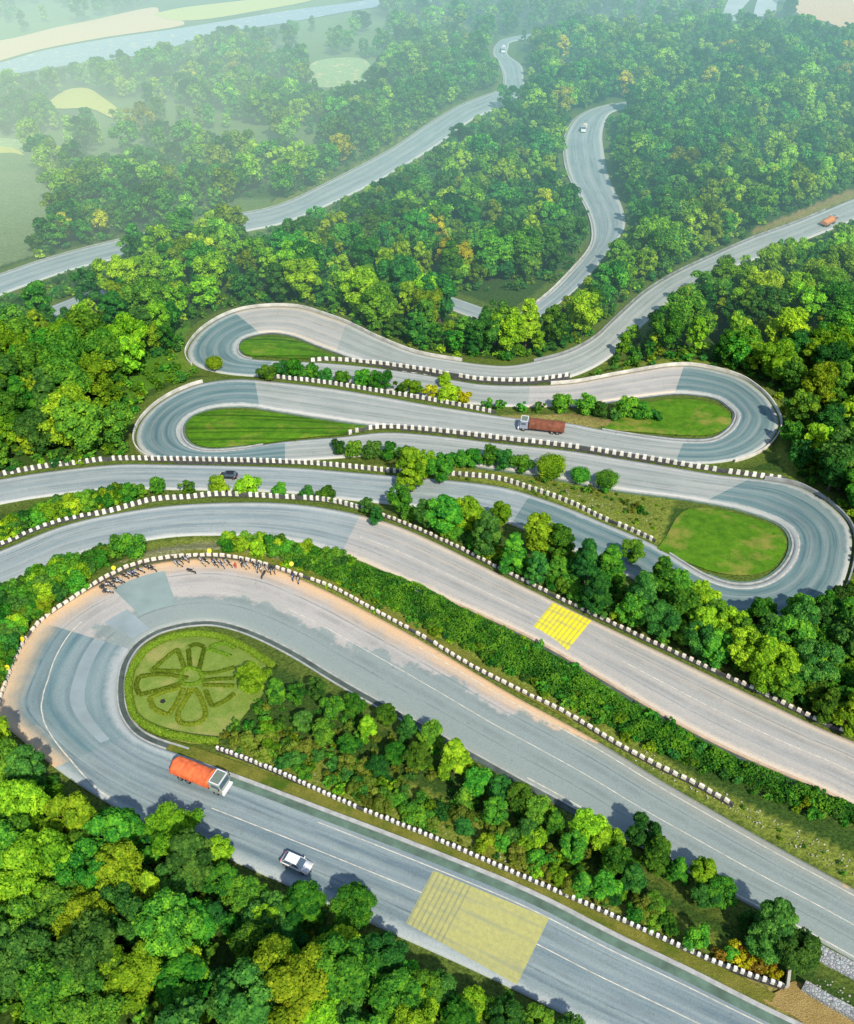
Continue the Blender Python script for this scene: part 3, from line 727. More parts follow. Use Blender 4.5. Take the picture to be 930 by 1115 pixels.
def trunk_mesh(name, H, R, C, seed):
    g = random.Random(seed); b = MB()
    r0 = 0.025*H+0.05; top = Vector((g.uniform(-.3, .3), g.uniform(-.3, .3), H*0.62)); mid = Vector((g.uniform(-.2, .2), g.uniform(-.2, .2), H*0.3))
    b.cyl((0, 0, -1.2), mid, r0*1.25, r0*0.85, 8); b.cyl(mid, top, r0*0.85, r0*0.4, 8)
    for k in g.sample(range(len(C)), min(7, len(C))):
        c = Vector(C[k]); t = g.uniform(0.1, 0.8); s = mid.lerp(top, t); b.cyl(s, c, r0*0.38, r0*0.12, 5)
    o = b.build(name, M_BARK, link=False); me = o.data; bpy.data.objects.remove(o); return me
# prototypes, 10 m tall
STY = [('round', 4.2), ('spread', 4.6), ('tall', 3.2), ('round', 3.7), ('cone', 3.4), ('spread', 4.1)]
HI, LO, BU = [], [], []
for i, (st, R) in enumerate(STY):
    me, C, Rr = crown_mesh('crown', 100+i, 10, R, 44, 13500, 0.36, 0.20, st, 0.78, 0.80); tm = trunk_mesh('trunk', 10, R, C, i); HI.append((me, tm, R))
for i, (st, R) in enumerate(STY):
    me, C, Rr = crown_mesh('crown', 200+i, 10, R, 22, 3000, 0.60, 0.20, st, 0.78, 0.88); tm = trunk_mesh('trunk', 10, R, C, i); LO.append((me, tm, R))
for i in range(4):   # bushes, 3 m tall, leafy to the ground
    me, C, Rr = crown_mesh('foliage', 300+i, 3.0, 2.0, 13, 3600, 0.22, 0.12, 'round'); BU.append((me, None, 2.0))

me, C, Rr = crown_mesh('foliage', 333, 3.6, 2.0, 14, 5200, 0.17, 0.12, 'ball', 0.9); BU.append((me, None, 2.0))
# pixel mask of road surfaces (to keep the planted crowns from hiding what is open in the photograph)
MASK = np.zeros((1400, 1400), bool); MO = 150
def fill(poly):
    xs = [p[0] for p in poly]; ys_ = [p[1] for p in poly]
    x0, x1, y0, y1 = int(min(xs))-1, int(max(xs))+2, int(min(ys_))-1, int(max(ys_))+2
    x0, y0 = max(x0, -MO), max(y0, -MO); x1, y1 = min(x1, 1249), min(y1, 1249)
    if x1 <= x0 or y1 <= y0: return
    gx, gy = np.meshgrid(np.arange(x0, x1), np.arange(y0, y1))
    MASK[y0+MO:y1+MO, x0+MO:x1+MO] |= in_poly(gx, gy, poly)
for rd in ROADS:
    ax, ay, _ = proj(*rd.L.T); bx, by, _ = proj(*rd.R.T)
    for i in range(len(ax)-1):
        if rd is rdF and (4.6 < i/6 < 7.1 or 13.1 < i/6 < 14.3 or i/6 > 19.5): continue
        if rd is rdN and not (1.8 < i/6 < 2.5 or 3.3 < i/6 < 4.1): continue
        if rd is rdS and (i/6 < 0.8 or 1.6 < i/6 < 3.2 or i/6 > 14.4): continue
        fill([(ax[i], ay[i]), (ax[i+1], ay[i+1]), (bx[i+1], by[i+1]), (bx[i], by[i])])
def masked(px, py):
    ix = np.clip(np.round(px).astype(int)+MO, 0, 1399); iy = np.clip(np.round(py).astype(int)+MO, 0, 1399)
    return MASK[iy, ix]

def fill_line(pts, wd=9):
    c = catmull(pts, 3)
    for a, b in zip(c[:-1], c[1:]): fill([(a[0]-1, a[1]-wd), (b[0]+1, b[1]-wd), (b[0]+1, b[1]+3), (a[0]-1, a[1]+3)])
for _r in ([(-6,775),(0,763),(20,713),(43,681),(77,657),(113,635),(150,619),(200,611),(250,611),(300,622)], [(-60,616),(0,597),(37,581),(67,571),(123,559),(167,548),(207,545),(243,542),(310,545)],
           [(310,545),(353,548),(393,557),(443,575),(497,599),(543,622),(620,660),(687,692),(753,723),(820,754),(887,787),(930,805),(1000,838)],
           [(236,819),(300,844),(380,880),(460,912),(560,955),(620,981),(700,1017),(780,1053),(852,1079)]): fill_line(_r)
TREES = []    # dicts
def gold_prob(px, py):  # chance of yellow-green leaves: natural mix, raised where sunlight is put into colour
    p = np.full(px.shape, 0.24)
    p = np.where((py > 780) & (px < 640), 0.34, p)
    p = np.where(in_poly(px, py, [(60,270),(330,235),(600,330),(560,400),(300,335),(200,330),(60,420)]), 0.55, p)
    p = np.where(in_poly(px, py, [(660,260),(930,90),(960,200),(700,320)]), 0.6, p)
    p = np.where(in_poly(px, py, [(650,400),(700,320),(960,240),(960,520),(880,500),(800,400)]), 0.60, p)
    p = np.where(in_poly(px, py, [(0,60),(330,90),(330,260),(0,280)]), 0.40, p)
    p = np.where(in_poly(px, py, [(0,370),(150,370),(150,500),(0,500)]), 0.35, p)
    return p
# --- the wide forest
def scatter(x0, x1, y0, y1, sp, jit=0.42):
    nx, ny = int((x1-x0)/sp), int((y1-y0)/sp)
    gx, gy = np.meshgrid(np.arange(nx), np.arange(ny))
    X = x0+(gx+0.5*(gy % 2)+RNG.uniform(-jit, jit, gx.shape))*sp; Y = y0+(gy+RNG.uniform(-jit, jit, gx.shape))*sp
    return X.ravel(), Y.ravel()
EXC = [HULL_UP, HULL_DN, [(380,1020),(470,1050),(640,1125),(640,1175),(520,1150),(380,1085)],
       [(-60,60),(0,58),(100,28),(180,0),(400,-20),(420,12),(310,28),(233,40),(167,60),(67,78),(-60,100)],
       [(100,25),(160,6),(230,-10),(330,-12),(330,14),(200,32),(60,50),(-60,66),(-60,45)],
       [(52,112),(70,97),(95,95),(118,108),(135,122),(125,130),(100,120),(60,122)],
       [(-60,140),(28,150),(38,175),(64,215),(58,245),(30,262),(40,285),(-60,320)],
       [(330,80),(345,66),(395,62),(408,78),(395,92),(345,96)],
       [(855,-20),(930,-20),(1000,20),(1000,40),(930,34),(870,22)],
       [(785,-25),(860,-25),(850,20),(790,14)],
       [(235,228),(290,205),(310,210),(300,232),(250,240)],
       [(820,245),(935,200),(935,216),(820,262)],
       [(200,345),(190,380),(215,405),(160,430),(135,470),(118,465),(150,415),(185,385),(190,345)],
       [(490,330),(500,315),(560,315),(600,300),(600,330),(560,350),(505,350)],
       [(820,262),(880,238),(935,214),(938,240),(880,262),(815,285),(780,300)]]
def add_forest(x0, x1, y0, y1, sp):
    X, Y = scatter(x0, x1, y0, y1, sp)
    inside = np.abs(X) < (75+0.62*np.maximum(Y, 0))
    X, Y = X[inside], Y[inside]
    Z, D = ground_and_dist(X, Y)
    n = len(X); Hh = (5.5+8.0*RNG.random(n)**1.2)*(1.15 if y0 >= 140 else 1.0)
    clump = vnoise(X/14, Y/14, 8); Hh *= 1+0.15*clump
    if y0 < 0: Hh *= 0.85
    si = RNG.integers(0, 6, n)
    Rv = np.array([s[1] for s in STY])[si]*Hh/10
    fx, fy, dep = proj(X, Y, Z+0.6*Hh)
    gx_, gy_, _ = proj(X, Y, Z)
    tx, ty, _ = proj(X, Y, Z+0.95*Hh); rpx = Rv*F/dep
    ok = (D > 2.2+0.35*Rv)
    ok &= ~(masked(fx, fy)) & ~masked(tx, ty+0.25*rpx) & ~masked(fx-0.7*rpx, fy) & ~masked(fx+0.7*rpx, fy) & ~(masked(fx, fy+0.9*rpx) & (gy_ > 540))
    thin = (vnoise(X/26, Y/26, 21) > 0.17) & (X < -20) & (Y > 300); ok &= ~(thin & (RNG.random(n) > 0.30))
    for e in EXC: ok &= ~(in_poly(gx_, gy_, e) | in_poly(fx, fy, e)) | (Y < 5)
    ok &= ~((Y < 60) & (gy_ < 1110) & (gx_ > 640))
    gp = gold_prob(fx, fy); rr = RNG.random(n); r2 = RNG.random(n)
    for i in np.flatnonzero(ok):
        colr_ = 'lime' if rr[i] < gp[i]*(1.0+0.9*clump[i]) else ('gold' if rr[i] > (0.985 if fy[i] < 520 else 2) else ('dark' if r2[i] < 0.38 else 'green'))
        TREES.append(dict(x=X[i], y=Y[i], z=Z[i], h=Hh[i], si=si[i], col=colr_, dep=dep[i], px=fx[i], py=fy[i], rpx=rpx[i], reg=None))
add_forest(-120, 160, -60, 140, 5.6)
add_forest(-300, 300, 140, 330, 6.3)
add_forest(-480, 480, 330, 620, 6.6)
add_forest(-760, 760, 620, 1000, 9.5)

# --- planted by eye: crown centre in the photograph, crown radius in metres
def plant(px, py, R, col='green', style=None, k=1.0, reg=None, label=None, group=None, bush=False, hmul=1.0, cat=None):
    si = style if style is not None else random.randrange(6)
    if bush: R = R*1.28
    base_R = 2.0 if bush else STY[si][1]; base_H = 3.0 if bush else 10.0
    sc = R/base_R; Hh = base_H*sc*hmul
    p = hit(px, py, 0.6*Hh)
    if reg == 'mid' and not bush:
        rr_ = R*F/math.hypot(p[0], p[1], CAMZ-p[2])
        for _ in range(20):
            if masked(np.array([px, px-0.5*rr_, px+0.5*rr_]), np.array([py+rr_*1.05, py+rr_*0.8, py+rr_*0.8])).any() and not masked(np.array([px]), np.array([py-rr_*0.6]))[0]: py -= 2
            else: break
        p = hit(px, py, 0.6*Hh)
    for _ in range(3):
        z = gz(p[0], p[1]); p = hit_z(px, py, z+0.6*Hh)
    z = gz(p[0], p[1])
    fx, fy, dep = proj(p[0], p[1], z+0.6*Hh)
    TREES.append(dict(x=p[0], y=p[1], z=z, h=Hh, si=si, col=col, dep=float(dep), px=float(fx), py=float(fy), rpx=R*F/float(dep), reg=reg, label=label,
                      group=group, bush=bush, sc=sc, hm=hmul, must=True))
def region(poly, n, Rr, cols, bush=False, reg=None, mind=0.9, hm=(0.8, 1.1)):
    xs = [p[0] for p in poly]; ys_ = [p[1] for p in poly]; got = []; tries = 0
    while len(got) < n and tries < n*60:
        tries += 1
        x, y = random.uniform(min(xs), max(xs)), random.uniform(min(ys_), max(ys_))
        if not in_poly(np.array([x]), np.array([y]), poly)[0]: continue
        R = random.uniform(*Rr); q = hit(x, y); rp = R*F/math.hypot(q[0], q[1], CAMZ-q[2])
        if masked(np.array([x, x, x+rp*.8, x-rp*.8]), np.array([y, y+rp*.9, y+rp*.3, y+rp*.3])).any(): continue
        if any(math.hypot(x-a, (y-b)*1.3) < (rp+c)*mind*0.62 for a, b, c in got): continue
        got.append((x, y, rp)); plant(x, y, R, random.choice(cols), bush=bush, reg=reg, hmul=random.uniform(*hm))
GD_ = ['green', 'green', 'dark']; GL = ['green', 'lime', 'green']
# lower-left forest edge over the road
for t in [(190,905,4.0,'lime',1),(130,905,3.4,'green',0),(75,895,3.6,'lime',3),(20,880,4.2,'lime',0),(35,945,5.2,'lime',1),(240,925,2.0,'lime',3),(118,915,3.4,'green',3),
          (130,965,3.6,'lime',0),(60,990,4.0,'green',1),(330,985,3.4,'green',2),(385,985,3.0,'green',0),(290,1000,3.2,'dark',0),(418,1040,3.0,'dark',3),(462,1078,2.4,'green',3),(365,1040,3.4,'lime',0),
          (300,1050,3.6,'green',2),(210,1005,3.2,'green',0),(240,960,2.4,'green',3),(270,975,2.6,'green',0),(190,960,3.0,'dark',3),(160,1010,2.8,'dark',0),(140,1065,3.8,'lime',1),(60,1075,4.2,'green',0),
          (200,1075,3.4,'green',3),(255,1085,3.4,'dark',1),(430,1090,3.8,'green',0),(500,1108,2.6,'green',2),(550,1110,2.4,'dark',3),(440,1060,1.9,'green',0),(478,1078,2.2,'dark',3),(515,1092,2.0,'lime',0),(548,1103,2.3,'green',1),(585,1115,2.2,'green',3),(618,1128,2.4,'dark',0),(400,1035,2.2,'green',0),(455,1092,2.8,'lime',1),(15,1040,4.0,'dark',3),(350,1095,3.8,'lime',0),
          (5,830,3.4,'green',0),(30,835,3.0,'dark',3),(0,930,4.6,'green',0),(85,935,3.2,'green',3),(310,1020,2.8,'dark',1),(95,1105,4.0,'green',1)]:
    plant(t[0], t[1], t[2], t[3], t[4], reg='low', hmul=0.66 if t[0] > 150 else 0.9)
# island trees and scrub of the lowest bend
plant(276,740,2.9,'lime',1, label='lone yellow-green tree beside the flower-shaped hedges of the lowest bend', reg='isl', hmul=0.8)
for t in [(300,752,2.0,'green'),(322,758,1.8,'green'),(345,752,1.8,'dark'),(360,770,2.0,'green'),(385,768,2.0,'green'),(330,785,1.8,'dark'),(400,790,2.0,'lime'),(420,778,1.9,'green'),(352,795,2.0,'green'),
          (445,790,2.1,'dark'),(470,800,2.2,'green'),(495,822,3.0,'lime'),(455,825,2.2,'green'),(430,820,1.9,'green'),(520,850,2.2,'green'),(545,860,1.9,'dark'),(565,868,2.0,'green'),(585,880,2.0,'green'),
          (380,812,1.8,'green'),(410,835,1.8,'dark'),(505,868,1.8,'green'),(540,885,2.0,'green'),(575,905,1.8,'dark'),(605,895,1.9,'green'),(640,900,2.6,'lime'),(660,915,2.4,'lime'),(625,925,2.0,'green'),
          (700,905,2.5,'dark'),(717,925,2.6,'green'),(675,940,2.5,'green'),(690,955,2.3,'dark'),(740,945,1.9,'green'),(765,950,2.0,'lime'),(785,970,2.2,'green'),(768,975,2.0,'dark'),(660,965,2.0,'green'),
          (635,960,1.8,'green'),(715,985,1.6,'green'),(845,1005,3.2,'dark'),(868,1035,2.8,'dark'),(835,1030,2.4,'dark'),(815,1000,1.6,'dark'),(585,915,1.5,'lime')]:
    plant(t[0], t[1], t[2], t[3], reg='isl', hmul=0.85)
region([(290,790),(400,835),(520,885),(640,945),(800,1040),(780,1035),(620,965),(480,905),(330,845),(250,820)], 120, (0.7,1.5), ['dry','green','dry','lime','green','dark'], True, 'scrub', 0.6)
region([(240,800),(262,775),(290,770),(320,800),(300,830),(260,820)], 12, (0.6,1.1), ['green','dry','green'], True, 'scrub')
region([(780,1040),(848,1070),(846,1058),(800,1028)], 22, (0.5,0.8), ['rust','gold','gold'], True, 'rusty', 0.6)
# between lowest bend and the striped road
region([(-30,690),(-30,640),(0,628),(60,605),(105,590),(120,600),(92,625),(50,662),(22,695),(0,735),(-25,760)], 120, (1.3,2.1), GD_+['lime'], True, 'bankA', 0.52)
region([(20,612),(60,598),(110,580),(108,592),(60,612),(20,632)], 14, (1.9,2.6), GL, True, 'bankA', 0.8)
region([(115,590),(125,566),(170,556),(220,560),(222,578),(165,585),(130,600)], 18, (1.6,2.5), ['lime','green','green'], True, 'bankA', 0.8)
region([(232,592),(250,572),(272,570),(300,585),(300,592),(262,596)], 6, (1.2,1.9), GL, True, 'bankA')
region([(118,622),(150,606),(190,602),(185,607),(150,616)], 8, (0.8,1.2), GD_, True, 'bankA')
# between the striped road and the one above it
region([(-40,590),(0,572),(60,548),(130,532),(155,526),(150,540),(100,548),(40,565),(-40,600)], 110, (1.3,2.1), ['green','green','dark','lime'], True, 'bankB', 0.5)
for t in [(203,531,1.5,'green'),(238,526,2.3,'lime'),(268,528,2.4,'lime'),(305,533,1.8,'green'),(355,537,2.0,'green'),(335,536,1.7,'dark'),(170,527,1.9,'green')]:
    plant(t[0], t[1], t[2], t[3], bush=True, reg='bankB')
for t in [(448,530,3.2,'lime'),(478,530,2.6,'green'),(462,515,2.4,'lime'),(437,545,2.4,'green'),(485,560,3.2,'green'),(510,560,3.0,'lime'),(468,575,2.4,'dark'),(530,580,3.0,'dark'),(545,560,2.0,'lime'),
          (590,582,3.2,'lime'),(612,590,2.8,'green'),(560,605,2.8,'green'),(610,620,2.0,'green'),(640,610,3.4,'dark'),(665,615,3.2,'green'),(690,600,2.2,'green'),(650,650,2.6,'dark'),(585,625,2.2,'dark'),
          (400,552,1.4,'dark'),(410,560,1.5,'dark'),(700,645,3.4,'dark'),(720,625,3.0,'green'),(740,640,2.8,'green'),(745,665,3.2,'green'),(720,675,3.0,'dark'),(690,670,2.6,'green'),
          (765,650,2.6,'lime'),(800,690,3.0,'lime'),(780,670,2.4,'green'),(830,670,2.6,'green'),(870,668,2.8,'green'),(900,665,2.8,'green')]:
    plant(t[0], t[1], t[2]*1.18, t[3], reg='mid', hmul=0.95)
region([(735,680),(800,665),(930,650),(960,680),(960,790),(930,790),(860,755),(800,730),(740,700)], 34, (2.6,4.0), GD_+['lime'], reg='mid')
region([(398,553),(440,556),(540,592),(640,645),(710,690),(740,712),(690,688),(620,655),(540,613),(450,573)], 40, (1.2,2.0), GL+['dark'], True, 'midb', 0.6)
region([(232,588),(260,566),(310,588),(380,606),(380,614),(310,600),(262,594)], 16, (1.2,1.8), GL+['dark'], True, 'bankA', 0.6)
region([(560,505),(600,512),(720,545),(700,560),(600,528)], 10, (0.5,0.9), ['green','dry'], True, 'mid2', 0.9)
# between the second and third bend
for t in [(368,486,1.7,'dark'),(385,488,2.0,'green'),(405,489,2.2,'dark'),(425,490,2.2,'green'),(442,493,2.0,'dark'),(500,499,2.0,'green'),(515,496,2.2,'green'),(533,493,2.5,'green'),(550,499,2.3,'dark'),(567,503,2.2,'green')]:
    plant(t[0], t[1], t[2], t[3], bush=True, reg='mid2')
plant(600,507,2.7,'lime',bush=True,reg='r1',label='largest of the three round clipped bushes at the road edge below the brown lorry')
plant(632,517,1.8,'green',bush=True,reg='r2',label='small round clipped bush, middle one of three at the road edge')
plant(661,521,2.05,'green',bush=True,reg='r3',label='dark round clipped bush, rightmost of three at the road edge')
region([(215,400),(228,395),(240,388),(262,392),(280,400)], 3, (1.6,2.2), GL, True, 'top')
plant(233,395,1.9,'lime',bush=True,reg='x',label='bright round bush on the inner left side of the topmost bend')
for t in [(290,405,1.8,'green'),(305,402,2.0,'dark'),(320,400,2.4,'green'),(338,403,2.0,'green'),(355,407,1.8,'dark'),(372,410,1.9,'green'),(395,411,2.2,'green'),(413,412,2.4,'green'),(450,420,1.8,'lime'),
          (437,420,1.6,'green'),(485,412,1.7,'lime'),(488,428,2.3,'lime'),(470,426,1.6,'gold'),(505,432,1.5,'gold'),(530,439,1.3,'green'),(545,441,1.2,'green'),(570,443,1.2,'green'),(588,443,1.2,'green'),
          (612,437,2.3,'green'),(640,438,2.4,'green'),(655,444,1.8,'dark'),(683,442,2.5,'green'),(700,445,2.2,'green'),(672,450,1.4,'dark'),(715,452,1.3,'dark')]:
    plant(t[0], t[1], t[2]*1.12, t[3], bush=True, reg='top')
for t in [(680,372,2.6,'lime'),(690,362,2.4,'lime'),(752,352,3.6,'lime'),(735,342,3.0,'lime'),(708,378,1.8,'green'),(812,285,2.2,'lime'),(850,266,2.0,'green')]:
    plant(t[0], t[1], t[2], t[3], reg='far')

# --- split: the nearest, largest trees become objects of their own, the rest one forest
def in_frame(t): return -25 < t['px'] < 955 and -20 < t['py'] < 1135 and t['rpx'] > 3
for t in TREES: t.setdefault('bush', False); t.setdefault('label', None); t.setdefault('must', False)
trees = [t for t in TREES if not t['bush']]; bushes = [t for t in TREES if t['bush']]
trees.sort(key=lambda t: (not (in_frame(t)), -t['rpx'] - (6 if t['must'] else 0)))
solo = trees[:290]; rest = trees[290:]
bushes.sort(key=lambda t: (not in_frame(t), -t['rpx']-(50 if t['label'] else 0))); solo_b = bushes[:285]; rest_b = bushes[285:]
print('trees', len(trees), 'bushes', len(bushes))

WORD = {'green': 'mid-green', 'lime': 'yellow-green', 'dark': 'dark green', 'gold': 'golden yellow', 'dry': 'dry brownish', 'rust': 'rusty orange'}
SHAPE = ['round-crowned', 'broad spreading', 'tall narrow', 'dense rounded', 'pointed', 'flat-topped']
def where(t):
    x, y, r_ = t['px'], t['py'], t.get('reg')
    if r_ == 'isl': return 'on the long island inside the lowest bend', 'trees on the island inside the lowest bend'
    if r_ == 'mid': return 'on the bank above the road with the bright yellow paint', 'trees on the bank above the striped road'
    if y > 800 and x < 640: return 'in the forest at the lower left below the orange truck', 'trees in the lower left forest'
    if x > 640 and y > 560: return 'in the woods below the right-hand second bend', 'trees in the woods right of the striped road'
    if x > 600 and y > 300: return 'in the forest on the right beside the stacked bends', 'trees in the right-hand forest'
    if x < 260 and y > 330: return 'in the forest on the left beside the stacked bends', 'trees in the left-hand forest'
    if y > 300: return 'in the forest just beyond the topmost bend', 'trees beyond the topmost bend'
    return 'in the far forest beside the distant roads', 'trees of the distant forest'
proto_objs = {}
for t in solo:
    crown, trunk, R = HI[t['si']] if t['dep'] < 330 else LO[t['si']]
    s = t['h']/10 if not t['must'] else t['sc']
    sz_ = s*(t.get('hm', 1.0) if t['must'] else 1.0)
    wh, grp = where(t)
    root = empty('tree', (t['x'], t['y'], t['z']), random.uniform(0, 6.28))
    root.scale = (s, s, sz_)
    lab = t['label'] or f"{SHAPE[t['si']]} {WORD[t['col']]} tree {wh}"
    tag(root, lab, 'tree', None if t['label'] else f"{SHAPE[t['si']]} {WORD[t['col']]} {grp}")
    key = (crown.name, t['col'])
    if key not in proto_objs:
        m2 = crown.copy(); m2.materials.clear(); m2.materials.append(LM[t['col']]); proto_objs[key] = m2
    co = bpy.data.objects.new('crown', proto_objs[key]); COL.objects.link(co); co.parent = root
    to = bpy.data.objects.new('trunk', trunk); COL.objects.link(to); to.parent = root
def where_b(t):
    r_ = t.get('reg')
    return {'scrub': ('on the dry slope behind the lowest row of white blocks', 'bushes on the dry island slope'),
            'rusty': ('at the lower right end of the row of white blocks', 'rusty bushes near the path'),
            'bankA': ('on the left bank between the lowest bend and the road above', 'bushes on the left bank above the lowest bend'),
            'bankB': ('on the left strip between the two roads with striped blocks', 'bushes between the two striped roads'),
            'midb': ('on the bank behind the bright yellow road paint', 'bushes behind the bright yellow road paint'),
            'mid2': ('between the roads below the brown lorry', 'bushes below the brown lorry'),
            'top': ('in the strip between the two uppermost stacked roads', 'bushes between the upper roads')}.get(r_, ('beside the road', 'roadside bushes'))
for t in solo_b:
    crown = BU[4 if t['reg'] in ('r1', 'r2', 'r3', 'x') else random.randrange(4)][0]; s = t['sc']
    key = (crown.name, t['col'])
    if key not in proto_objs:
        m2 = crown.copy(); m2.materials.clear(); m2.materials.append(LM[t['col']]); proto_objs[key] = m2
    o = bpy.data.objects.new('bush', proto_objs[key]); COL.objects.link(o)
    o.location = (t['x'], t['y'], t['z']-0.15); o.scale = (s, s, s*t['hm']); o.rotation_euler = (0, 0, random.uniform(0, 6.28))
    wh, grp = where_b(t)
    tag(o, t['label'] or f"{WORD[t['col']]} leafy bush {wh}", 'bush', None if t['label'] else f"{WORD[t['col']]} {grp}")

# forest as one object
HID = bpy.data.collections.new('forest_sources')
BUC = bpy.data.collections.new('bush_sources')
order = []
for ci, cn in enumerate(('green', 'lime', 'dark', 'gold')):
    for si in range(6):
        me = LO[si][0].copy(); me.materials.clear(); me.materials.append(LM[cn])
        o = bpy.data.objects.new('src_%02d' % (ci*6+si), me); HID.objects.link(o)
cmap = {'green': 0, 'lime': 1, 'dark': 2, 'gold': 3}
bl = ['green', 'lime', 'dark', 'dry', 'rust', 'gold']
for ci, cn in enumerate(bl):
    me = crown_mesh('shrub', 500+ci, 3.0, 2.0, 9, 700, 0.42, 0.12, 'round')[0]; me.materials.append(LM[cn])
    o = bpy.data.objects.new('bsrc_%02d' % ci, me); BUC.objects.link(o)
def instancer(name, coll, P, idx, sc, rot, **tg):
    me = bpy.data.meshes.new(name); me.vertices.add(len(P)); me.vertices.foreach_set('co', np.array(P, np.float32).ravel())
    a = me.attributes.new('idx', 'INT', 'POINT'); a.data.foreach_set('value', np.array(idx, np.int32))
    a = me.attributes.new('scl', 'FLOAT_VECTOR', 'POINT'); a.data.foreach_set('vector', np.array(sc, np.float32).ravel())
    a = me.attributes.new('rot', 'FLOAT_VECTOR', 'POINT'); a.data.foreach_set('vector', np.array(rot, np.float32).ravel())
    o = bpy.data.objects.new(name, me); COL.objects.link(o)
    ng = bpy.data.node_groups.new(name+'_nodes', 'GeometryNodeTree')
    ng.interface.new_socket('Geometry', in_out='INPUT', socket_type='NodeSocketGeometry')
    ng.interface.new_socket('Geometry', in_out='OUTPUT', socket_type='NodeSocketGeometry')
    gi, go = ng.nodes.new('NodeGroupInput'), ng.nodes.new('NodeGroupOutput')
    ci = ng.nodes.new('GeometryNodeCollectionInfo'); ci.inputs[0].default_value = coll; ci.inputs[1].default_value = True; ci.inputs[2].default_value = True
    ip = ng.nodes.new('GeometryNodeInstanceOnPoints'); ip.inputs['Pick Instance'].default_value = True
    def na(nm, dt):
        n = ng.nodes.new('GeometryNodeInputNamedAttribute'); n.data_type = dt; n.inputs[0].default_value = nm
        return [s_ for s_ in n.outputs if s_.enabled and s_.name == 'Attribute'][0]
    ng.links.new(gi.outputs[0], ip.inputs['Points']); ng.links.new(ci.outputs[0], ip.inputs['Instance'])
    ng.links.new(na('idx', 'INT'), ip.inputs['Instance Index']); ng.links.new(na('scl', 'FLOAT_VECTOR'), ip.inputs['Scale'])
    ng.links.new(na('rot', 'FLOAT_VECTOR'), ip.inputs['Rotation'])
    ng.links.new(ip.outputs[0], go.inputs[0])
    md = o.modifiers.new('scatter', 'NODES'); md.node_group = ng
    return tag(o, **tg)
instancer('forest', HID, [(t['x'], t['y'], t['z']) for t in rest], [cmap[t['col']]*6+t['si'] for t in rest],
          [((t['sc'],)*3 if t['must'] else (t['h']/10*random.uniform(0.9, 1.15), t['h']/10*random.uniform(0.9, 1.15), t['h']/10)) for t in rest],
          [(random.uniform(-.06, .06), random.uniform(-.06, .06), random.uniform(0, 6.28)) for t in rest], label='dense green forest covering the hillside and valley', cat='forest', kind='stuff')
# undergrowth: shrubs on forest floor edges, banks
uP, uI, uS, uR = [], [], [], []
for t in rest_b:
    uP.append((t['x'], t['y'], t['z']-0.1)); uI.append(bl.index(t['col'])); uS.append((t['sc'],)*3); uR.append((0, 0, random.uniform(0, 6.28)))
def add_under(x0, x1, y0, y1, sp, smin, smax, dmin=1.2, dmax=99, keep=1.0, excl=True, poly=None, cols=(0, 0, 2, 1)):
    X, Y = scatter(x0, x1, y0, y1, sp)
    k = (np.abs(X) < (75+0.6*np.maximum(Y, 0))) & (RNG.random(len(X)) < keep); X, Y = X[k], Y[k]
    Z, D = ground_and_dist(X, Y); px, py, dep = proj(X, Y, Z+1.0)
    s = RNG.uniform(smin, smax, len(X)); rp = s*2*F/dep
    ok = (D > dmin+s*1.2) & (D < dmax) & ~masked(px, py) & ~masked(px, py-rp*0.6) & ~masked(px-rp*.6, py) & ~masked(px+rp*.6, py)
    if excl:
        for e in EXC: ok &= ~in_poly(px, py, e)
    if poly: ok &= in_poly(px, py, poly)
    for i in np.flatnonzero(ok):
        uP.append((X[i], Y[i], Z[i]-0.15)); uI.append(random.choice(cols)); uS.append((s[i], s[i], s[i]*random.uniform(.7, 1.1))); uR.append((0, 0, random.uniform(0, 6.28)))
add_under(-250, 250, 60, 300, 3.2, 0.5, 0.95, 1.0, 14)
add_under(-60, 60, 20, 90, 3.0, 0.5, 0.95, 1.0, 30)
add_under(-300, 300, 300, 480, 4.5, 0.6, 1.1, 1.0, 20)
add_under(-160, 0, 130, 230, 2.6, 0.4, 0.8, 1.5, 99, 0.8, False, [(200,345),(188,380),(215,405),(160,428),(135,468),(118,465),(150,415),(185,385),(190,345)], (0, 0, 1))
add_under(-60, 130, 60, 120, 1.6, 0.15, 0.4, 0.8, 99, 0.5, False, [(240,822),(300,790),(560,900),(850,1060),(850,1068),(600,966),(300,850)], (3, 0, 0, 3, 2))
add_under(-60, 130, 60, 140, 1.3, 0.10, 0.26, 0.8, 99, 0.35, False, [(620,765),(760,850),(930,930),(960,985),(930,955),(800,880),(640,780)], (3, 0, 0, 1))
add_under(-60, 130, 120, 190, 1.6, 0.12, 0.3, 0.8, 99, 0.4, False, [(470,508),(600,520),(735,545),(715,590),(660,568),(577,535),(500,520)], (3, 0, 0, 1))
add_under(-60, 130, 60, 190, 1.5, 0.15, 0.35, 0.6, 99, 0.6, False, [(230,592),(330,612),(460,690),(620,772),(640,780),(460,694),(360,642),(240,606)], (1, 0, 0, 5))
add_under(-60, 130, 60, 160, 1.5, 0.30, 0.62, 0.5, 99, 0.75, False, [(305,592),(377,603),(457,633),(510,662),(573,693),(620,720),(687,760),(753,796),(820,830),(887,858),(950,886),(940,906),(880,884),(810,856),(735,826),(660,790),(590,753),(540,725),(480,692),(430,666),(352,630),(305,614)], (0, 1, 0, 2, 0, 1))
add_under(-70, 80, 60, 140, 1.9, 0.25, 0.55, 0.5, 99, 0.75, False, [(255,770),(300,745),(400,775),(572,865),(700,930),(880,1030),(840,1045),(700,985),(560,900),(400,830),(300,795)], (0, 0, 1, 2, 3))
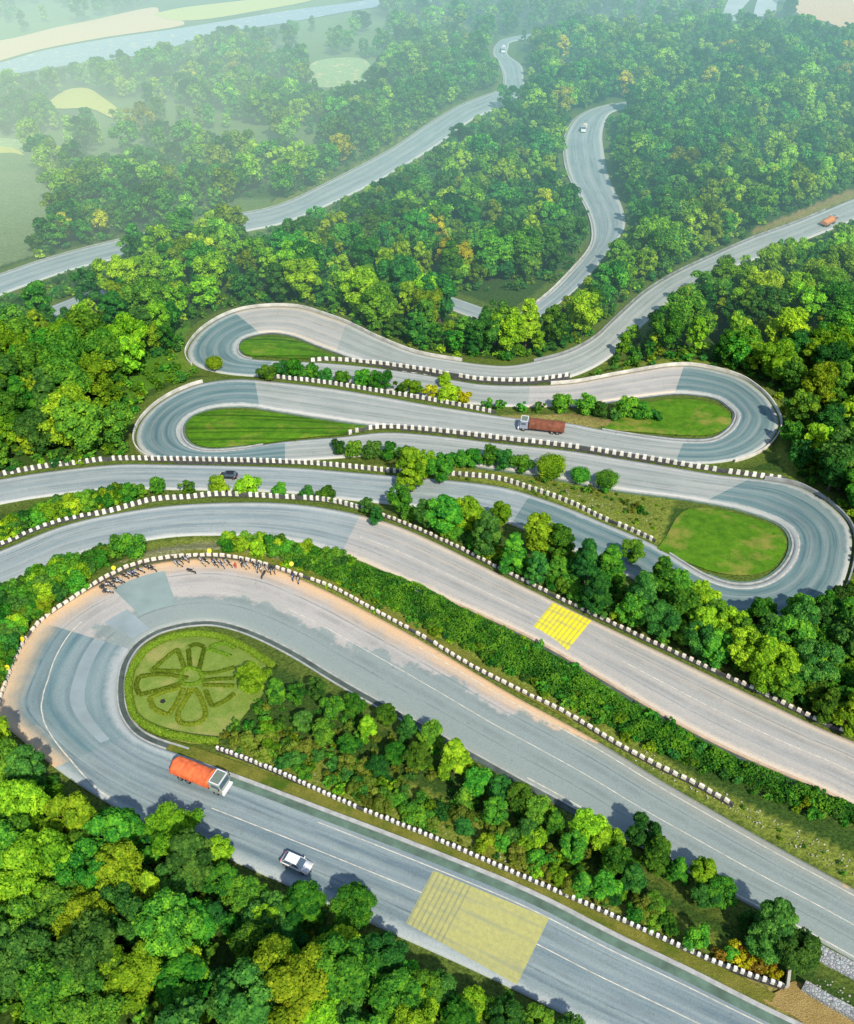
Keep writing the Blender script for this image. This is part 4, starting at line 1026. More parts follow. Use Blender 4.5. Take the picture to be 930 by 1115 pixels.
for pl_ in (ISL_G, ISL_H, ISL_J, ISL_L): add_under(-150, 150, 100, 230, 1.7, 0.07, 0.17, 0.1, 99, 0.22, False, pl_, (0, 0, 3, 1))
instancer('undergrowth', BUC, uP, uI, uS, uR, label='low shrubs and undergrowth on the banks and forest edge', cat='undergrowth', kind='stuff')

# ------------------------------------------------------------------ hedge between striped road and lowest bend
def leaf_strip(name, quads, dens, hgt, ls, lm, seed=1, bumpy=0.5):
    """leafy mass over a band given by near and far pixel polylines"""
    g = np.random.default_rng(seed); P = []
    fa = np.array([hit(x, y) for x, y in catmull([q[0] for q in quads], 8)]); ne = np.array([hit(x, y) for x, y in catmull([q[1] for q in quads], 8)])
    for i in range(len(fa)-1):
        A, B, C_, D_ = fa[i], fa[i+1], ne[i+1], ne[i]
        ar = 0.5*abs(np.cross((C_-A)[:2], (D_-B)[:2])); n = int(ar*dens)
        u, v = g.random(n), g.random(n)
        p = (A*(1-u)[:, None]+B*u[:, None])*(1-v)[:, None]+(D_*(1-u)[:, None]+C_*u[:, None])*v[:, None]
        P.append(np.concatenate([p, (np.sin(np.pi*np.clip(v, 0.0, 1.0))**0.45)[:, None]], 1))
    P = np.concatenate(P); x, y, e = P[:, 0], P[:, 1], P[:, 3]
    z, _ = ground_and_dist(x, y)
    hh = hgt*(1+bumpy*vnoise(x/0.9, y/0.9, seed+3)+0.5*bumpy*vnoise(x/2.6, y/2.6, seed+7)+0.3*bumpy*vnoise(x/0.3, y/0.3, seed+5))*e
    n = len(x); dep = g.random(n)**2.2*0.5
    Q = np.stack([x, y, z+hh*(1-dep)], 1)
    nn = g.normal(0, 0.55, (n, 3))+np.array([0, -0.1, 1.0]); nn /= np.linalg.norm(nn, axis=1)[:, None]
    a = np.cross(nn, g.normal(size=(n, 3))); a /= np.linalg.norm(a, axis=1)[:, None]; b = np.cross(nn, a); s = (ls*g.uniform(0.6, 1.3, n)*0.5)[:, None]
    V = np.stack([Q-a*s, Q-b*s*.7, Q+a*s, Q+b*s*.7], 1).reshape(-1, 3)
    me = np_mesh(name, V, np.arange(4*n).reshape(-1, 4)); at = me.attributes.new('tint', 'FLOAT', 'POINT')
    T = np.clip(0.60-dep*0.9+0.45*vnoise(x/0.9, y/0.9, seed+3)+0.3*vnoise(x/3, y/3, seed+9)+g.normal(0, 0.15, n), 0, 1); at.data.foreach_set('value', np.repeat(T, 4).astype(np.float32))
    me.materials.append(lm); o = bpy.data.objects.new(name, me); COL.objects.link(o); return o
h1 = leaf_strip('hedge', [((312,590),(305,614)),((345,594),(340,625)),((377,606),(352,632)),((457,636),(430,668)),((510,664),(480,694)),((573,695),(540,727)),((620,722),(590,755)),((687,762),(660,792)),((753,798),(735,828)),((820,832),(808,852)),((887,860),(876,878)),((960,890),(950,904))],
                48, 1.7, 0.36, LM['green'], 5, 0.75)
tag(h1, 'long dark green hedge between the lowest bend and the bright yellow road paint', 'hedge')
# hedge ring and flower-shaped hedges of the ornamental lawn
def hedge_line(pts, wd, ht, sub=6):
    C_ = np.array([hit(x, y) for x, y in catmull(pts, sub)]); z, _ = ground_and_dist(C_[:, 0], C_[:, 1]); C_[:, 2] = z+0.35
    return C_
def hedge_leafy(name, lines, wd, ht, lm, seed, dens=150, ls=0.13):
    g = np.random.default_rng(seed); Q, NN = [], []; Vc, Fc = [], []
    for L in lines:
        C_ = hedge_line(L, wd, ht)
        for i in range(len(C_)-1):
            a, b = C_[i], C_[i+1]; d = b-a; ln = np.linalg.norm(d); n = max(2, int(ln*dens*(wd+ht)))
            q = np.array([d[1], -d[0], 0])/max(np.linalg.norm(d[:2]), 1e-6)
            t = g.random(n); th = g.uniform(0, math.pi, n)
            off = np.cos(th)*wd/2*1.05; hz = np.sin(th)**0.6*ht
            Q.append(a+d*t[:, None]+q*off[:, None]+np.array([0, 0, 1])*hz[:, None]+g.normal(0, 0.03, (n, 3)))
            NN.append(q*np.cos(th)[:, None]+np.array([0, 0, 1])*np.sin(th)[:, None])
            k = len(Vc)
            for p in (a, b):
                for s_, h_ in ((-1, -0.4), (-0.9, ht*0.8), (0.9, ht*0.8), (1, -0.4)): Vc.append(p+q*s_*wd/2*0.85+np.array([0, 0, h_]))
            Fc += [(k, k+1, k+5, k+4), (k+1, k+2, k+6, k+5), (k+2, k+3, k+7, k+6)]
    Q = np.concatenate(Q); NN = np.concatenate(NN); n = len(Q)
    nn = NN+g.normal(0, 0.4, (n, 3)); nn /= np.linalg.norm(nn, axis=1)[:, None]
    a = np.cross(nn, g.normal(size=(n, 3))); a /= np.linalg.norm(a, axis=1)[:, None]; b = np.cross(nn, a); s = (ls*g.uniform(.6, 1.4, n))[:, None]
    V = np.concatenate([np.stack([Q-a*s, Q-b*s*.7, Q+a*s, Q+b*s*.7], 1).reshape(-1, 3), np.array(Vc)])
    me = np_mesh(name, V, np.concatenate([np.arange(4*n).reshape(-1, 4), np.array(Fc)+4*n])); at = me.attributes.new('tint', 'FLOAT', 'POINT')
    T = np.clip(0.5+g.normal(0, 0.2, n), 0, 1); at.data.foreach_set('value', np.concatenate([np.repeat(T, 4), np.full(len(Vc), 0.05)]).astype(np.float32))
    me.materials.append(lm); o = bpy.data.objects.new(name, me); COL.objects.link(o); return o
M_HL = leaf_mat('leaves_clipped', (0.05, 0.10, 0.010), (0.13, 0.21, 0.018), (0.25, 0.33, 0.03), 0.1)
ring = [(240,812),(205,808),(172,799),(150,785),(143,768),(141,746),(147,726),(160,708),(183,694),(210,689),(238,692),(262,702),(285,716),(300,726)]
tag(hedge_leafy('ring_hedge', [ring], 1.1, 0.75, M_HL, 3), 'bright green clipped hedge ringing the ornamental lawn inside the lowest bend', 'hedge')
def zz(x, y): return (120+x/5.167, 670+y/5.167)
petals = [
 [[zz(235,320), zz(345,215), zz(385,190)], [zz(380,195), zz(420,300)], [zz(235,320), zz(420,318)]],
 [[zz(440,190), zz(450,300)], [zz(530,180), zz(500,315)], [zz(445,175), zz(485,160), zz(525,175)]],
 [[zz(170,355), zz(300,340), zz(440,358)], [zz(170,460), zz(300,425), zz(420,380)], [zz(165,360), zz(150,410), zz(170,460)]],
 [[zz(410,410), zz(300,445), zz(225,480)], [zz(225,480), zz(255,540), zz(330,575)], [zz(335,575), zz(380,500), zz(415,420)]],
 [[zz(470,420), zz(420,500), zz(385,570), zz(400,620), zz(455,630), zz(520,610), zz(540,560), zz(515,480), zz(480,420)], [zz(450,420), zz(425,490)]],
 [[zz(520,400), zz(600,400), zz(700,405)], [zz(540,430), zz(560,490), zz(580,525)], [zz(580,525), zz(650,490), zz(700,450)]],
 [[zz(510,330), zz(600,325), zz(700,295)], [zz(500,375), zz(600,365), zz(700,360)]],
 [[zz(400,330), zz(440,300), zz(500,315), zz(520,360), zz(470,395), zz(410,385), zz(400,330)]],
 [[zz(540,190), zz(600,200), zz(680,230)], [zz(560,175), zz(640,150), zz(700,180)]]]
fh = empty('flower_hedge', tuple(hit(207, 739)), 0, 'low clipped hedges laid out as a flower with petals on the pale lawn', 'hedge')
bpy.context.view_layer.update()
for i, pl in enumerate(petals):
    o = hedge_leafy('petal', pl, 0.72, 0.34, M_HL, 20+i, 150, 0.11); o.parent = fh; o.matrix_parent_inverse = fh.matrix_world.inverted()

# ------------------------------------------------------------------ white parapet blocks
def block_material(name, white, dark, thr=0.0, warm=None):
    m, nt, out = mat(name)
    tc = N(nt, 'ShaderNodeTexCoord').outputs['Object']; sep = N(nt, 'ShaderNodeSeparateXYZ'); lk(nt, tc, sep.inputs[0])
    oi = N(nt, 'ShaderNodeObjectInfo')
    P_ = pos(nt)
    g = noise(nt, P_, 2.5, 4, 0.7)
    wcol = mixc(nt, ramp(nt, g, [(0.45, (0, 0, 0)), (0.75, (0.7, 0.7, 0.7))]), white, warm or (0.42, 0.38, 0.30))
    f = math_(nt, 'LESS_THAN', math_(nt, 'ADD', sep.outputs[2], math_(nt, 'MULTIPLY', math_(nt, 'SUBTRACT', g, 0.5), 0.15)), thr)
    diffuse_out(nt, out, mixc(nt, f, wcol, dark), g, 0.4, 0.03, 0.8); return m
M_BLK = block_material('whitewashed_stone', (0.80, 0.80, 0.79), (0.06, 0.065, 0.07), 0.14)
M_BLKW = block_material('whitewashed_dusty', (0.78, 0.74, 0.66), (0.10, 0.09, 0.08), 0.14, (0.50, 0.38, 0.26))
def block_mesh(name, w_, d_, h_, m, seed=0):
    b = bmesh.new(); bmesh.ops.create_cube(b, size=1); g = random.Random(seed)
    for v in b.verts:
        t = v.co.z+0.5
        v.co = Vector((v.co.x*w_*(1-0.16*t)+g.uniform(-.02, .02), v.co.y*d_*(1-0.12*t)+g.uniform(-.02, .02), t*(h_+0.3)-0.3+g.uniform(-.02, .02)))
    bmesh.ops.bevel(b, geom=list(b.edges), offset=0.035, segments=2, affect='EDGES')
    me = bpy.data.meshes.new(name); b.to_mesh(me); b.free(); me.materials.append(m); return me
BLOCKS = []
PL = ['low black wall between the white blocks along the lowest road', 'curved low dark wall behind the parked motorcycles around the lowest bend', 'low dark wall running straight below the long hedge',
      'low black wall at the left edge along the second lowest road', 'low dark wall behind the bright yellow road paint', 'low black wall along the road with the black car',
      'low dark wall along the road just below the brown lorry', 'low dark wall edging the road above the mown grass island', 'low dark wall along the topmost stacked road']
M_PLINTH = simple('parapet_black_paint', (0.075, 0.08, 0.085), 0.8, var=0.3, scale=1.0, obj=False)
RR = [(rdA, 0, 12), (rdA, 10, 24), (rdA, 18, 34), (rdB, 0, 9), (rdB, 5, 17), (rdC, 0, 16), (rdC, 24, 38), (rdC, 44, 54), (rdC, 66, 77)]
def own_z(x, y, seed):
    rd, a, b = RR[seed-1]; C_ = rd.C[a*6:b*6+1]
    return float(C_[np.argmin((C_[:, 0]-x)**2+(C_[:, 1]-y)**2), 2])+0.03
def row(pts, pitch, dims, m, label, group, solo_, seed):
    C_ = np.array([hit(x, y) for x, y in catmull(pts, 8)]); C_[:, 2] = [own_z(p[0], p[1], seed) for p in C_]; C_[:, 2] = smooth(C_[:, 2], 4)
    o = sweep('parapet_plinth', C_, [(-0.13, -1.6), (0.13, -1.6), (0.13, dims[2]*0.62), (-0.13, dims[2]*0.62)], M_PLINTH, None)
    tag(o, PL[seed-1], 'low wall')
    W_ = np.array([hit(x, y) for x, y in catmull(pts, 8)]); d = np.concatenate([[0], np.cumsum(np.linalg.norm(np.diff(W_[:, :2], axis=0), axis=1))])
    n = int(d[-1]/pitch); meshes = [block_mesh('parapet_block', *dims, m, seed*10+k) for k in range(4)]
    for i in range(n):
        if random.random() < 0.025: continue
        s = (i+0.5)*pitch+random.uniform(-.05, .05); x = np.interp(s, d, W_[:, 0]); y = np.interp(s, d, W_[:, 1])
        x2 = np.interp(s+0.4, d, W_[:, 0]); y2 = np.interp(s+0.4, d, W_[:, 1]); a = math.atan2(y2-y, x2-x)
        px, py, dep = proj(x, y, float(plane_z(y)))
        BLOCKS.append(dict(z=own_z(x, y, seed), x=x, y=y, a=a, me=meshes[i % 4], label=label, group=group, dep=float(dep), vis=(-5 < px < 935 and -5 < py < 1120)))
row([(236,819),(300,844),(380,880),(460,912),(560,955),(620,981),(700,1017),(780,1053),(852,1079)], 0.84, (0.50,0.42,0.80), M_BLK, 'white block in the row on the grass verge along the lowest road', 'blocks along the lowest road', 1, 1)
row([(-6,775),(0,763),(20,713),(43,681),(77,657),(113,635),(150,619),(200,611),(250,611),(300,622)], 1.30, (1.02,0.42,0.8), M_BLKW, 'white block in the curved row around the outside of the lowest bend', 'blocks around the lowest bend', 1, 2)
row([(300,622),(360,643),(410,670),(460,697),(510,727),(560,753),(620,783),(670,813),(720,840),(757,858),(797,880)], 1.30, (0.92,0.42,0.75), M_BLKW, 'dusty white block in the straight row below the long hedge', 'blocks below the long hedge', 1, 3)
row([(-60,616),(0,597),(37,581),(67,571),(123,559),(167,548),(207,545),(243,542),(310,545)], 1.45, (0.76,0.40,0.86), M_BLK, 'white block with black gaps in the row left along the road above the lowest bend', 'blocks left along the second road', 1, 4)
row([(310,545),(353,548),(393,557),(443,575),(497,599),(543,622),(620,660),(687,692),(753,723),(820,754),(887,787),(930,805),(1000,838)], 1.30, (0.74,0.40,0.8), M_BLKW, 'white block in the row behind the bright yellow road paint', 'blocks right along the second road', 1, 5)
row([(-60,532),(0,520),(50,511),(87,507),(123,503),(183,503),(310,506),(377,511),(437,517),(497,520),(543,525),(577,535),(620,550),(653,566),(687,580),(713,592)], 1.45, (0.70,0.40,0.88), M_BLK, '', '', 0, 6)
row([(378,475),(390,472),(420,468),(477,472),(543,480),(620,489),(670,497),(720,505),(780,515),(855,525)], 1.7, (0.9,0.40,0.92), M_BLKW, '', '', 0, 7)
row([(282,412),(310,415),(360,421),(410,429),(460,437),(510,446),(540,452)], 1.6, (0.82,0.40,0.82), M_BLKW, '', '', 0, 8)
row([(337,395),(360,394),(410,398),(460,405),(493,411),(527,416),(577,417),(620,412)], 1.9, (1.1,0.40,0.80), M_BLKW, '', '', 0, 9)
BLOCKS.sort(key=lambda b: (not (b['vis'] and b['label'] != ''), b['dep']))
for b in BLOCKS[:298]:
    if not (b['vis'] and b['label']): continue
    b['solo'] = True
zB = [b['z'] for b in BLOCKS]
restV, restF, restM = [], [], []
for b, z in zip(BLOCKS, zB):
    if b.get('solo'):
        o = bpy.data.objects.new('parapet_block', b['me']); COL.objects.link(o); o.location = (b['x'], b['y'], z)
        o.rotation_euler = (random.gauss(0, .03), random.gauss(0, .03), b['a']+random.uniform(-.08, .08)); o.scale = (random.uniform(.88, 1.06), 1, random.uniform(.86, 1.08)); tag(o, b['label'], 'block', b['group'])
    else:
        k = len(restV); ca_, sa_ = math.cos(b['a']), math.sin(b['a'])
        for v in b['me'].vertices: restV.append((b['x']+v.co.x*ca_-v.co.y*sa_, b['y']+v.co.x*sa_+v.co.y*ca_, z+v.co.z))
        for p in b['me'].polygons: restF.append(tuple(k+i for i in p.vertices))
o = mesh_obj('parapet_blocks', restV, restF, simple('whitewash', (0.74, 0.72, 0.66), 0.8, var=0.25, scale=0.5, obj=False))
tag(o, 'rows of white blocks edging the upper roads', 'parapet blocks', kind='stuff')

# continuous parapet walls on the outside of the upper bends
def pwall(rd, side, i0, i1, label, m, off=0.7, w_=0.35, h_=0.7):
    o = sweep('parapet_wall', edge_pts(rd, side, off, i0, i1), [(-w_/2, -1.5), (w_/2, -1.5), (w_/2*.8, h_), (-w_/2*.8, h_)], m, None); del_ = o
    tag(o, label, 'wall'); return o
M_PW = simple('parapet_render', (0.60, 0.58, 0.54), 0.85, var=0.3, scale=0.35, obj=False, bump=0.4)
M_PWD = simple('parapet_render_grey', (0.30, 0.32, 0.33), 0.85, var=0.35, scale=0.35, obj=False, bump=0.4)
pwall(rdC, 'R', 19.0, 26.4, 'low grey parapet wall around the outside of the right-hand second bend', M_PWD)
pwall(rdC, 'R', 58.5, 68.5, 'pale low parapet wall around the outside of the upper right bend', M_PW)
pwall(rdC, 'L', 39.0, 45.0, 'low pale parapet wall around the outside of the left bend with the mown grass', M_PW)
pwall(rdC, 'L', 78.5, 89.2, 'low dusty parapet wall around the outside of the topmost left bend', M_PW)
pwall(rdC, 'L', 91.8, 100.5, 'thin pale parapet wall along the road climbing to the right forest', M_PWD, 0.5, 0.25, 0.5)
pwall(rdS, 'L', 3.5, 9.5, 'thin white parapet wall along the left side of the snaking far road', M_PW, 0.6, 0.3, 0.6)

# ------------------------------------------------------------------ stone walls lower right
def stone_mat():
    m, nt, out = mat('rubble_stone'); P_ = pos(nt)
    v = N(nt, 'ShaderNodeTexVoronoi', feature='DISTANCE_TO_EDGE'); v.inputs['Scale'].default_value = 2.6; lk(nt, P_, v.inputs['Vector'])
    v2 = N(nt, 'ShaderNodeTexVoronoi'); v2.inputs['Scale'].default_value = 2.6; lk(nt, P_, v2.inputs['Vector'])
    hs = N(nt, 'ShaderNodeHueSaturation'); hs.inputs['Saturation'].default_value = 0.12; hs.inputs['Value'].default_value = 0.9; lk(nt, v2.outputs['Color'], hs.inputs['Color'])
    col = mixc(nt, 0.7, hs.outputs[0], (0.24, 0.28, 0.30))
    col = mixc(nt, ramp(nt, v.outputs[0], [(0.02, (1, 1, 1)), (0.09, (0, 0, 0))]), col, (0.12, 0.14, 0.14))
    diffuse_out(nt, out, col, v.outputs[0], 1.0, 0.15); return m
M_ST = stone_mat()
def swall(pts, wd, ht, label, dz=0.0):
    C_ = np.array([hit(x, y) for x, y in catmull(pts, 4)]); z, _ = ground_and_dist(C_[:, 0], C_[:, 1]); C_[:, 2] = z+dz
    o = sweep('stone_wall', C_, [(-wd/2, -2.0), (wd/2, -2.0), (wd/2*0.8, ht), (-wd/2*0.8, ht)], M_ST, None); tag(o, label, 'wall')
swall([(873,1076),(895,1090),(920,1104),(960,1128)], 1.5, 0.9, 'grey rubble stone wall beside the sandy path at the lower right')
swall([(886,1032),(905,1043),(930,1056),(975,1082)], 2.6, 0.25, 'sloping grey stone wall under the edge of the upper lane at the right')
# end post of the lowest row
b = MB(); b.box((0, 0, 0.5), (0.35, 2.4, 1.3), bev=0.03); b.box((-1.0, -1.1, 0.35), (2.2, 0.35, 0.9), bev=0.03)
p = hit(856, 1068); o = b.build('end_wall', simple('end_wall_render', (0.42, 0.42, 0.38), 0.9, var=0.3)); o.location = (p[0], p[1], gz(p[0], p[1])); o.rotation_euler = (0, 0, -0.4)
tag(o, 'short L-shaped concrete end wall closing the lowest row of white blocks', 'wall')

# sandy path sheet, verge
M_VG = grass_mat('verge_strip', (0.13, 0.16, 0.02), (0.26, 0.25, 0.05), (0.07, 0.14, 0.012), 0.52)
def band(name, rd, side, i0, i1, a, b, dz, m):
    E0, E1 = edge_pts(rd, side, a, i0, i1), edge_pts(rd, side, b, i0, i1); V, Fc = [], []
    for p, q_ in zip(E0, E1):
        for t in np.linspace(0, 1, 5): c_ = p*(1-t)+q_*t; V.append((c_[0], c_[1], c_[2]+dz))
    for k in range(len(E0)-1):
        for j in range(4): Fc.append((k*5+j, k*5+j+1, (k+1)*5+j+1, (k+1)*5+j))
    o = mesh_obj(name, V, Fc, m, None, True); bm = bmesh.new(); bm.from_mesh(o.data); bmesh.ops.recalc_face_normals(bm, faces=bm.faces)
    if sum(f.normal.z for f in bm.faces) < 0: bmesh.ops.reverse_faces(bm, faces=bm.faces)
    bm.to_mesh(o.data); bm.free(); return tag(o, kind='structure')
band('verge', rdA, 'R', 1, 8.6, 0.05, 1.9, 0.06, M_VG)
band('verge', rdA, 'L', 20, 28, 0.9, 2.4, 0.05, M_VG)
# round drain cover on the ornamental lawn
b = MB(); b.cyl((0, 0, -0.2), (0, 0, 0.18), 0.42, 0.40, 20); b.cyl((0, 0, 0.18), (0, 0, 0.22), 0.34, 0.30, 20)
o = b.build('manhole_cover', M_CHAS if 'M_CHAS' in globals() else simple('cast_iron', (0.02, 0.02, 0.022), 0.7)); p = hit(178, 766); o.location = (p[0], p[1], gz(p[0], p[1])+0.36)
tag(o, 'small black round cover on the pale lawn inside the lower left petal hedge', 'manhole cover')
def sheet(name, poly, m, dz=0.1, nr=6):
    return island(name, poly, m, 0.0, nr, dz)
M_SAND = grass_mat('sand', (0.36, 0.26, 0.09), (0.46, 0.34, 0.13), (0.30, 0.27, 0.10), 0.62)
M_VERGE = grass_mat('verge', (0.14, 0.15, 0.02), (0.24, 0.21, 0.05), (0.08, 0.14, 0.015), 0.50)
sheet('sandy_path', [(862,1070),(872,1072),(900,1094),(945,1120),(960,1150),(900,1135),(862,1108),(830,1092),(845,1082)], M_SAND, 0.12)

# ------------------------------------------------------------------ valley sheets: river, fields
def flat(name, poly, m, dz=0.35, sub=4):
    P = catmull(poly+[poly[0]], sub)[:-1]; V = [tuple(hit_z(x, y, VALLEY+dz)) for x, y in P]
    bm = bmesh.new(); vs = [bm.verts.new(v) for v in V]; f = bm.faces.new(vs); bm.normal_update()
    if f.normal.z < 0: f.normal_flip()
    bmesh.ops.triangulate(bm, faces=[f]); me = bpy.data.meshes.new(name); bm.to_mesh(me); bm.free(); me.materials.append(m)
    o = bpy.data.objects.new(name, me); COL.objects.link(o); return tag(o, kind='structure')
M_RIV = grass_mat('river_bed', (0.22, 0.30, 0.42), (0.36, 0.44, 0.54), (0.60, 0.54, 0.46), 0.56)
M_TAN = grass_mat('field_tan', (0.66, 0.42, 0.24), (0.78, 0.52, 0.31), (0.36, 0.33, 0.18), 0.62)
M_YEL = grass_mat('field_yellow', (0.46, 0.47, 0.10), (0.64, 0.58, 0.14), (0.40, 0.42, 0.10), 0.62)
M_MEAD = grass_mat('meadow_pale', (0.24, 0.38, 0.16), (0.40, 0.50, 0.24), (0.62, 0.52, 0.28), 0.54)
flat('river', [(-80,98),(-80,85),(0,68),(47,55),(117,42),(200,30),(310,12),(380,3),(450,-8),(470,2),(400,9),(310,25),(233,37),(167,57),(67,72),(0,83)], M_RIV, 0.5)
flat('tan_field', [(-80,90),(-80,50),(0,44),(60,30),(100,22),(165,8),(175,15),(200,27),(117,40),(47,53),(0,66)], M_TAN, 0.3)
flat('yellow_field', [(167,15),(200,8),(260,1),(330,-8),(340,0),(290,10),(230,20),(190,22)], M_YEL, 0.4)
flat('tan_field', [(860,-10),(930,-12),(1000,-5),(1020,40),(940,36),(900,24),(865,12)], M_TAN, 0.3)
flat('meadow', [(-60,150),(20,152),(35,175),(62,212),(58,245),(35,262),(20,290),(-60,312)], M_MEAD, 0.3)
flat('yellow_field', [(-40,160),(10,160),(28,172),(20,182),(-40,188)], M_YEL, 0.42)
flat('yellow_field', [(54,110),(72,98),(95,96),(112,106),(132,122),(122,128),(98,118),(62,118)], M_YEL, 0.42)
flat('meadow', [(332,80),(345,66),(392,63),(405,77),(395,90),(348,95)], M_MEAD, 0.3)
M_FARR = simple('far_carriageway', (0.42, 0.45, 0.47), 0.8, var=0.15, scale=0.05, obj=False)
flat('far_road', [(786,18),(800,16),(812,5),(822,-10),(805,-12),(793,0)], M_FARR, 0.5)
flat('far_road', [(820,18),(843,16),(846,4),(852,-12),(832,-12),(824,2)], M_FARR, 0.5)

# ------------------------------------------------------------------ haze in the valley air
def haze_mat(name, sigma, col, k=1.0):
    m, nt, out = mat(name)
    a = N(nt, 'ShaderNodeVolumeAbsorption'); a.inputs['Color'].default_value = (0, 0, 0, 1); a.inputs['Density'].default_value = sigma
    e = N(nt, 'ShaderNodeEmission'); e.inputs[0].default_value = (*col, 1); e.inputs[1].default_value = sigma*k
    ad = N(nt, 'ShaderNodeAddShader'); lk(nt, a.outputs[0], ad.inputs[0]); lk(nt, e.outputs[0], ad.inputs[1]); lk(nt, ad.outputs[0], out.inputs['Volume'])
    m.cycles.homogeneous_volume = True if hasattr(m.cycles, 'homogeneous_volume') else None
    return m
def haze_box(x0, x1, y0, y1, z0, z1, m):
    V = [(x, y, z) for x in (x0, x1) for y in (y0, y1) for z in (z0, z1)]
    o = mesh_obj('haze', V, [(0, 1, 3, 2), (4, 6, 7, 5), (0, 4, 5, 1), (2, 3, 7, 6), (0, 2, 6, 4), (1, 5, 7, 3)], m)
    bm = bmesh.new(); bm.from_mesh(o.data); bmesh.ops.recalc_face_normals(bm, faces=bm.faces); bm.to_mesh(o.data); bm.free()
    return tag(o, kind='structure')
haze_box(-4000, 4000, 215, 6000, -60, 50, haze_mat('haze_air', 0.00115, (0.40, 0.80, 0.82)))
def haze_ell(c, r, m):
    b = bmesh.new(); bmesh.ops.create_icosphere(b, subdivisions=5, radius=1)
    for v in b.verts: v.co = Vector((c[0]+v.co.x*r[0], c[1]+v.co.y*r[1], c[2]+v.co.z*r[2]))
    me = bpy.data.meshes.new('haze'); b.to_mesh(me); b.free(); me.polygons.foreach_set('use_smooth', [True]*len(me.polygons)); me.materials.append(m)
    o = bpy.data.objects.new('haze', me); COL.objects.link(o); tag(o, kind='structure')
q = hit(-90, 190)
FOG = haze_mat('haze_fog', 0.00040, (1.35, 1.45, 1.02))
for k_ in (0.35, 0.5, 0.65, 0.8, 1.0, 1.25): haze_ell((q[0]-30*k_, q[1]+60*k_, q[2]+5), (250*k_, 230*k_, 48*k_**0.5), FOG)
q = hit(260, -10); FARH = haze_mat('haze_far', 0.00050, (1.15, 1.30, 1.38))
for k_ in (0.6, 0.8, 1.0, 1.2): haze_ell((q[0], q[1]+150, q[2]+5), (640*k_, 340*k_, 62*k_), FARH)

# ------------------------------------------------------------------ vehicles
M_RUB = simple('rubber', (0.02, 0.02, 0.022), 0.85)
M_RIM = simple('wheel_rim', (0.35, 0.35, 0.36), 0.4, 0.6)
M_GLASS = simple('vehicle_glass', (0.07, 0.11, 0.16), 0.08, spec=0.8)
M_WHITE = simple('white_car_paint', (0.78, 0.80, 0.82), 0.3, var=0.04)
M_CHAS = simple('chassis', (0.05, 0.05, 0.055), 0.8)
M_LAMP = simple('lamp_glass', (0.7, 0.68, 0.6), 0.2); M_RED = simple('tail_lamp', (0.45, 0.02, 0.02), 0.3)
def wheel(parent, x, y, r, w_):
    b = MB(); b.cyl((x, y-w_/2, r), (x, y+w_/2, r), r, r, 20); o = b.build('wheel', M_RUB, parent)
    s = 1 if y > 0 else -1; b = MB(); b.cyl((x, y+s*(w_/2-0.03), r), (x, y+s*(w_/2+0.012), r), r*0.58, r*0.5, 14); b.build('rim', M_RIM, o)
def lane_pose(px, py, rd, flip=False, tx=None):
    p = hit(px, py); k = int(np.argmin((rd.C[:, 0]-p[0])**2+(rd.C[:, 1]-p[1])**2))
    p = hit_z(px, py, rd.C[k, 2]+0.6); k = int(np.argmin((rd.C[:, 0]-p[0])**2+(rd.C[:, 1]-p[1])**2))
    d = rd.C[min(k+2, len(rd.C)-1)]-rd.C[max(k-2, 0)]
    L_, R_ = rd.L[k], rd.R[k]; qv = R_-L_; t = float(np.clip(np.dot(p[:2]-L_[:2], qv[:2])/np.dot(qv[:2], qv[:2]), 0, 1))
    return (p[0], p[1], float(rd.C[k, 2])+0.05+0.05*(1-(2*t-1)**2)+0.005), math.atan2(d[1], d[0])+(math.pi if flip else 0)
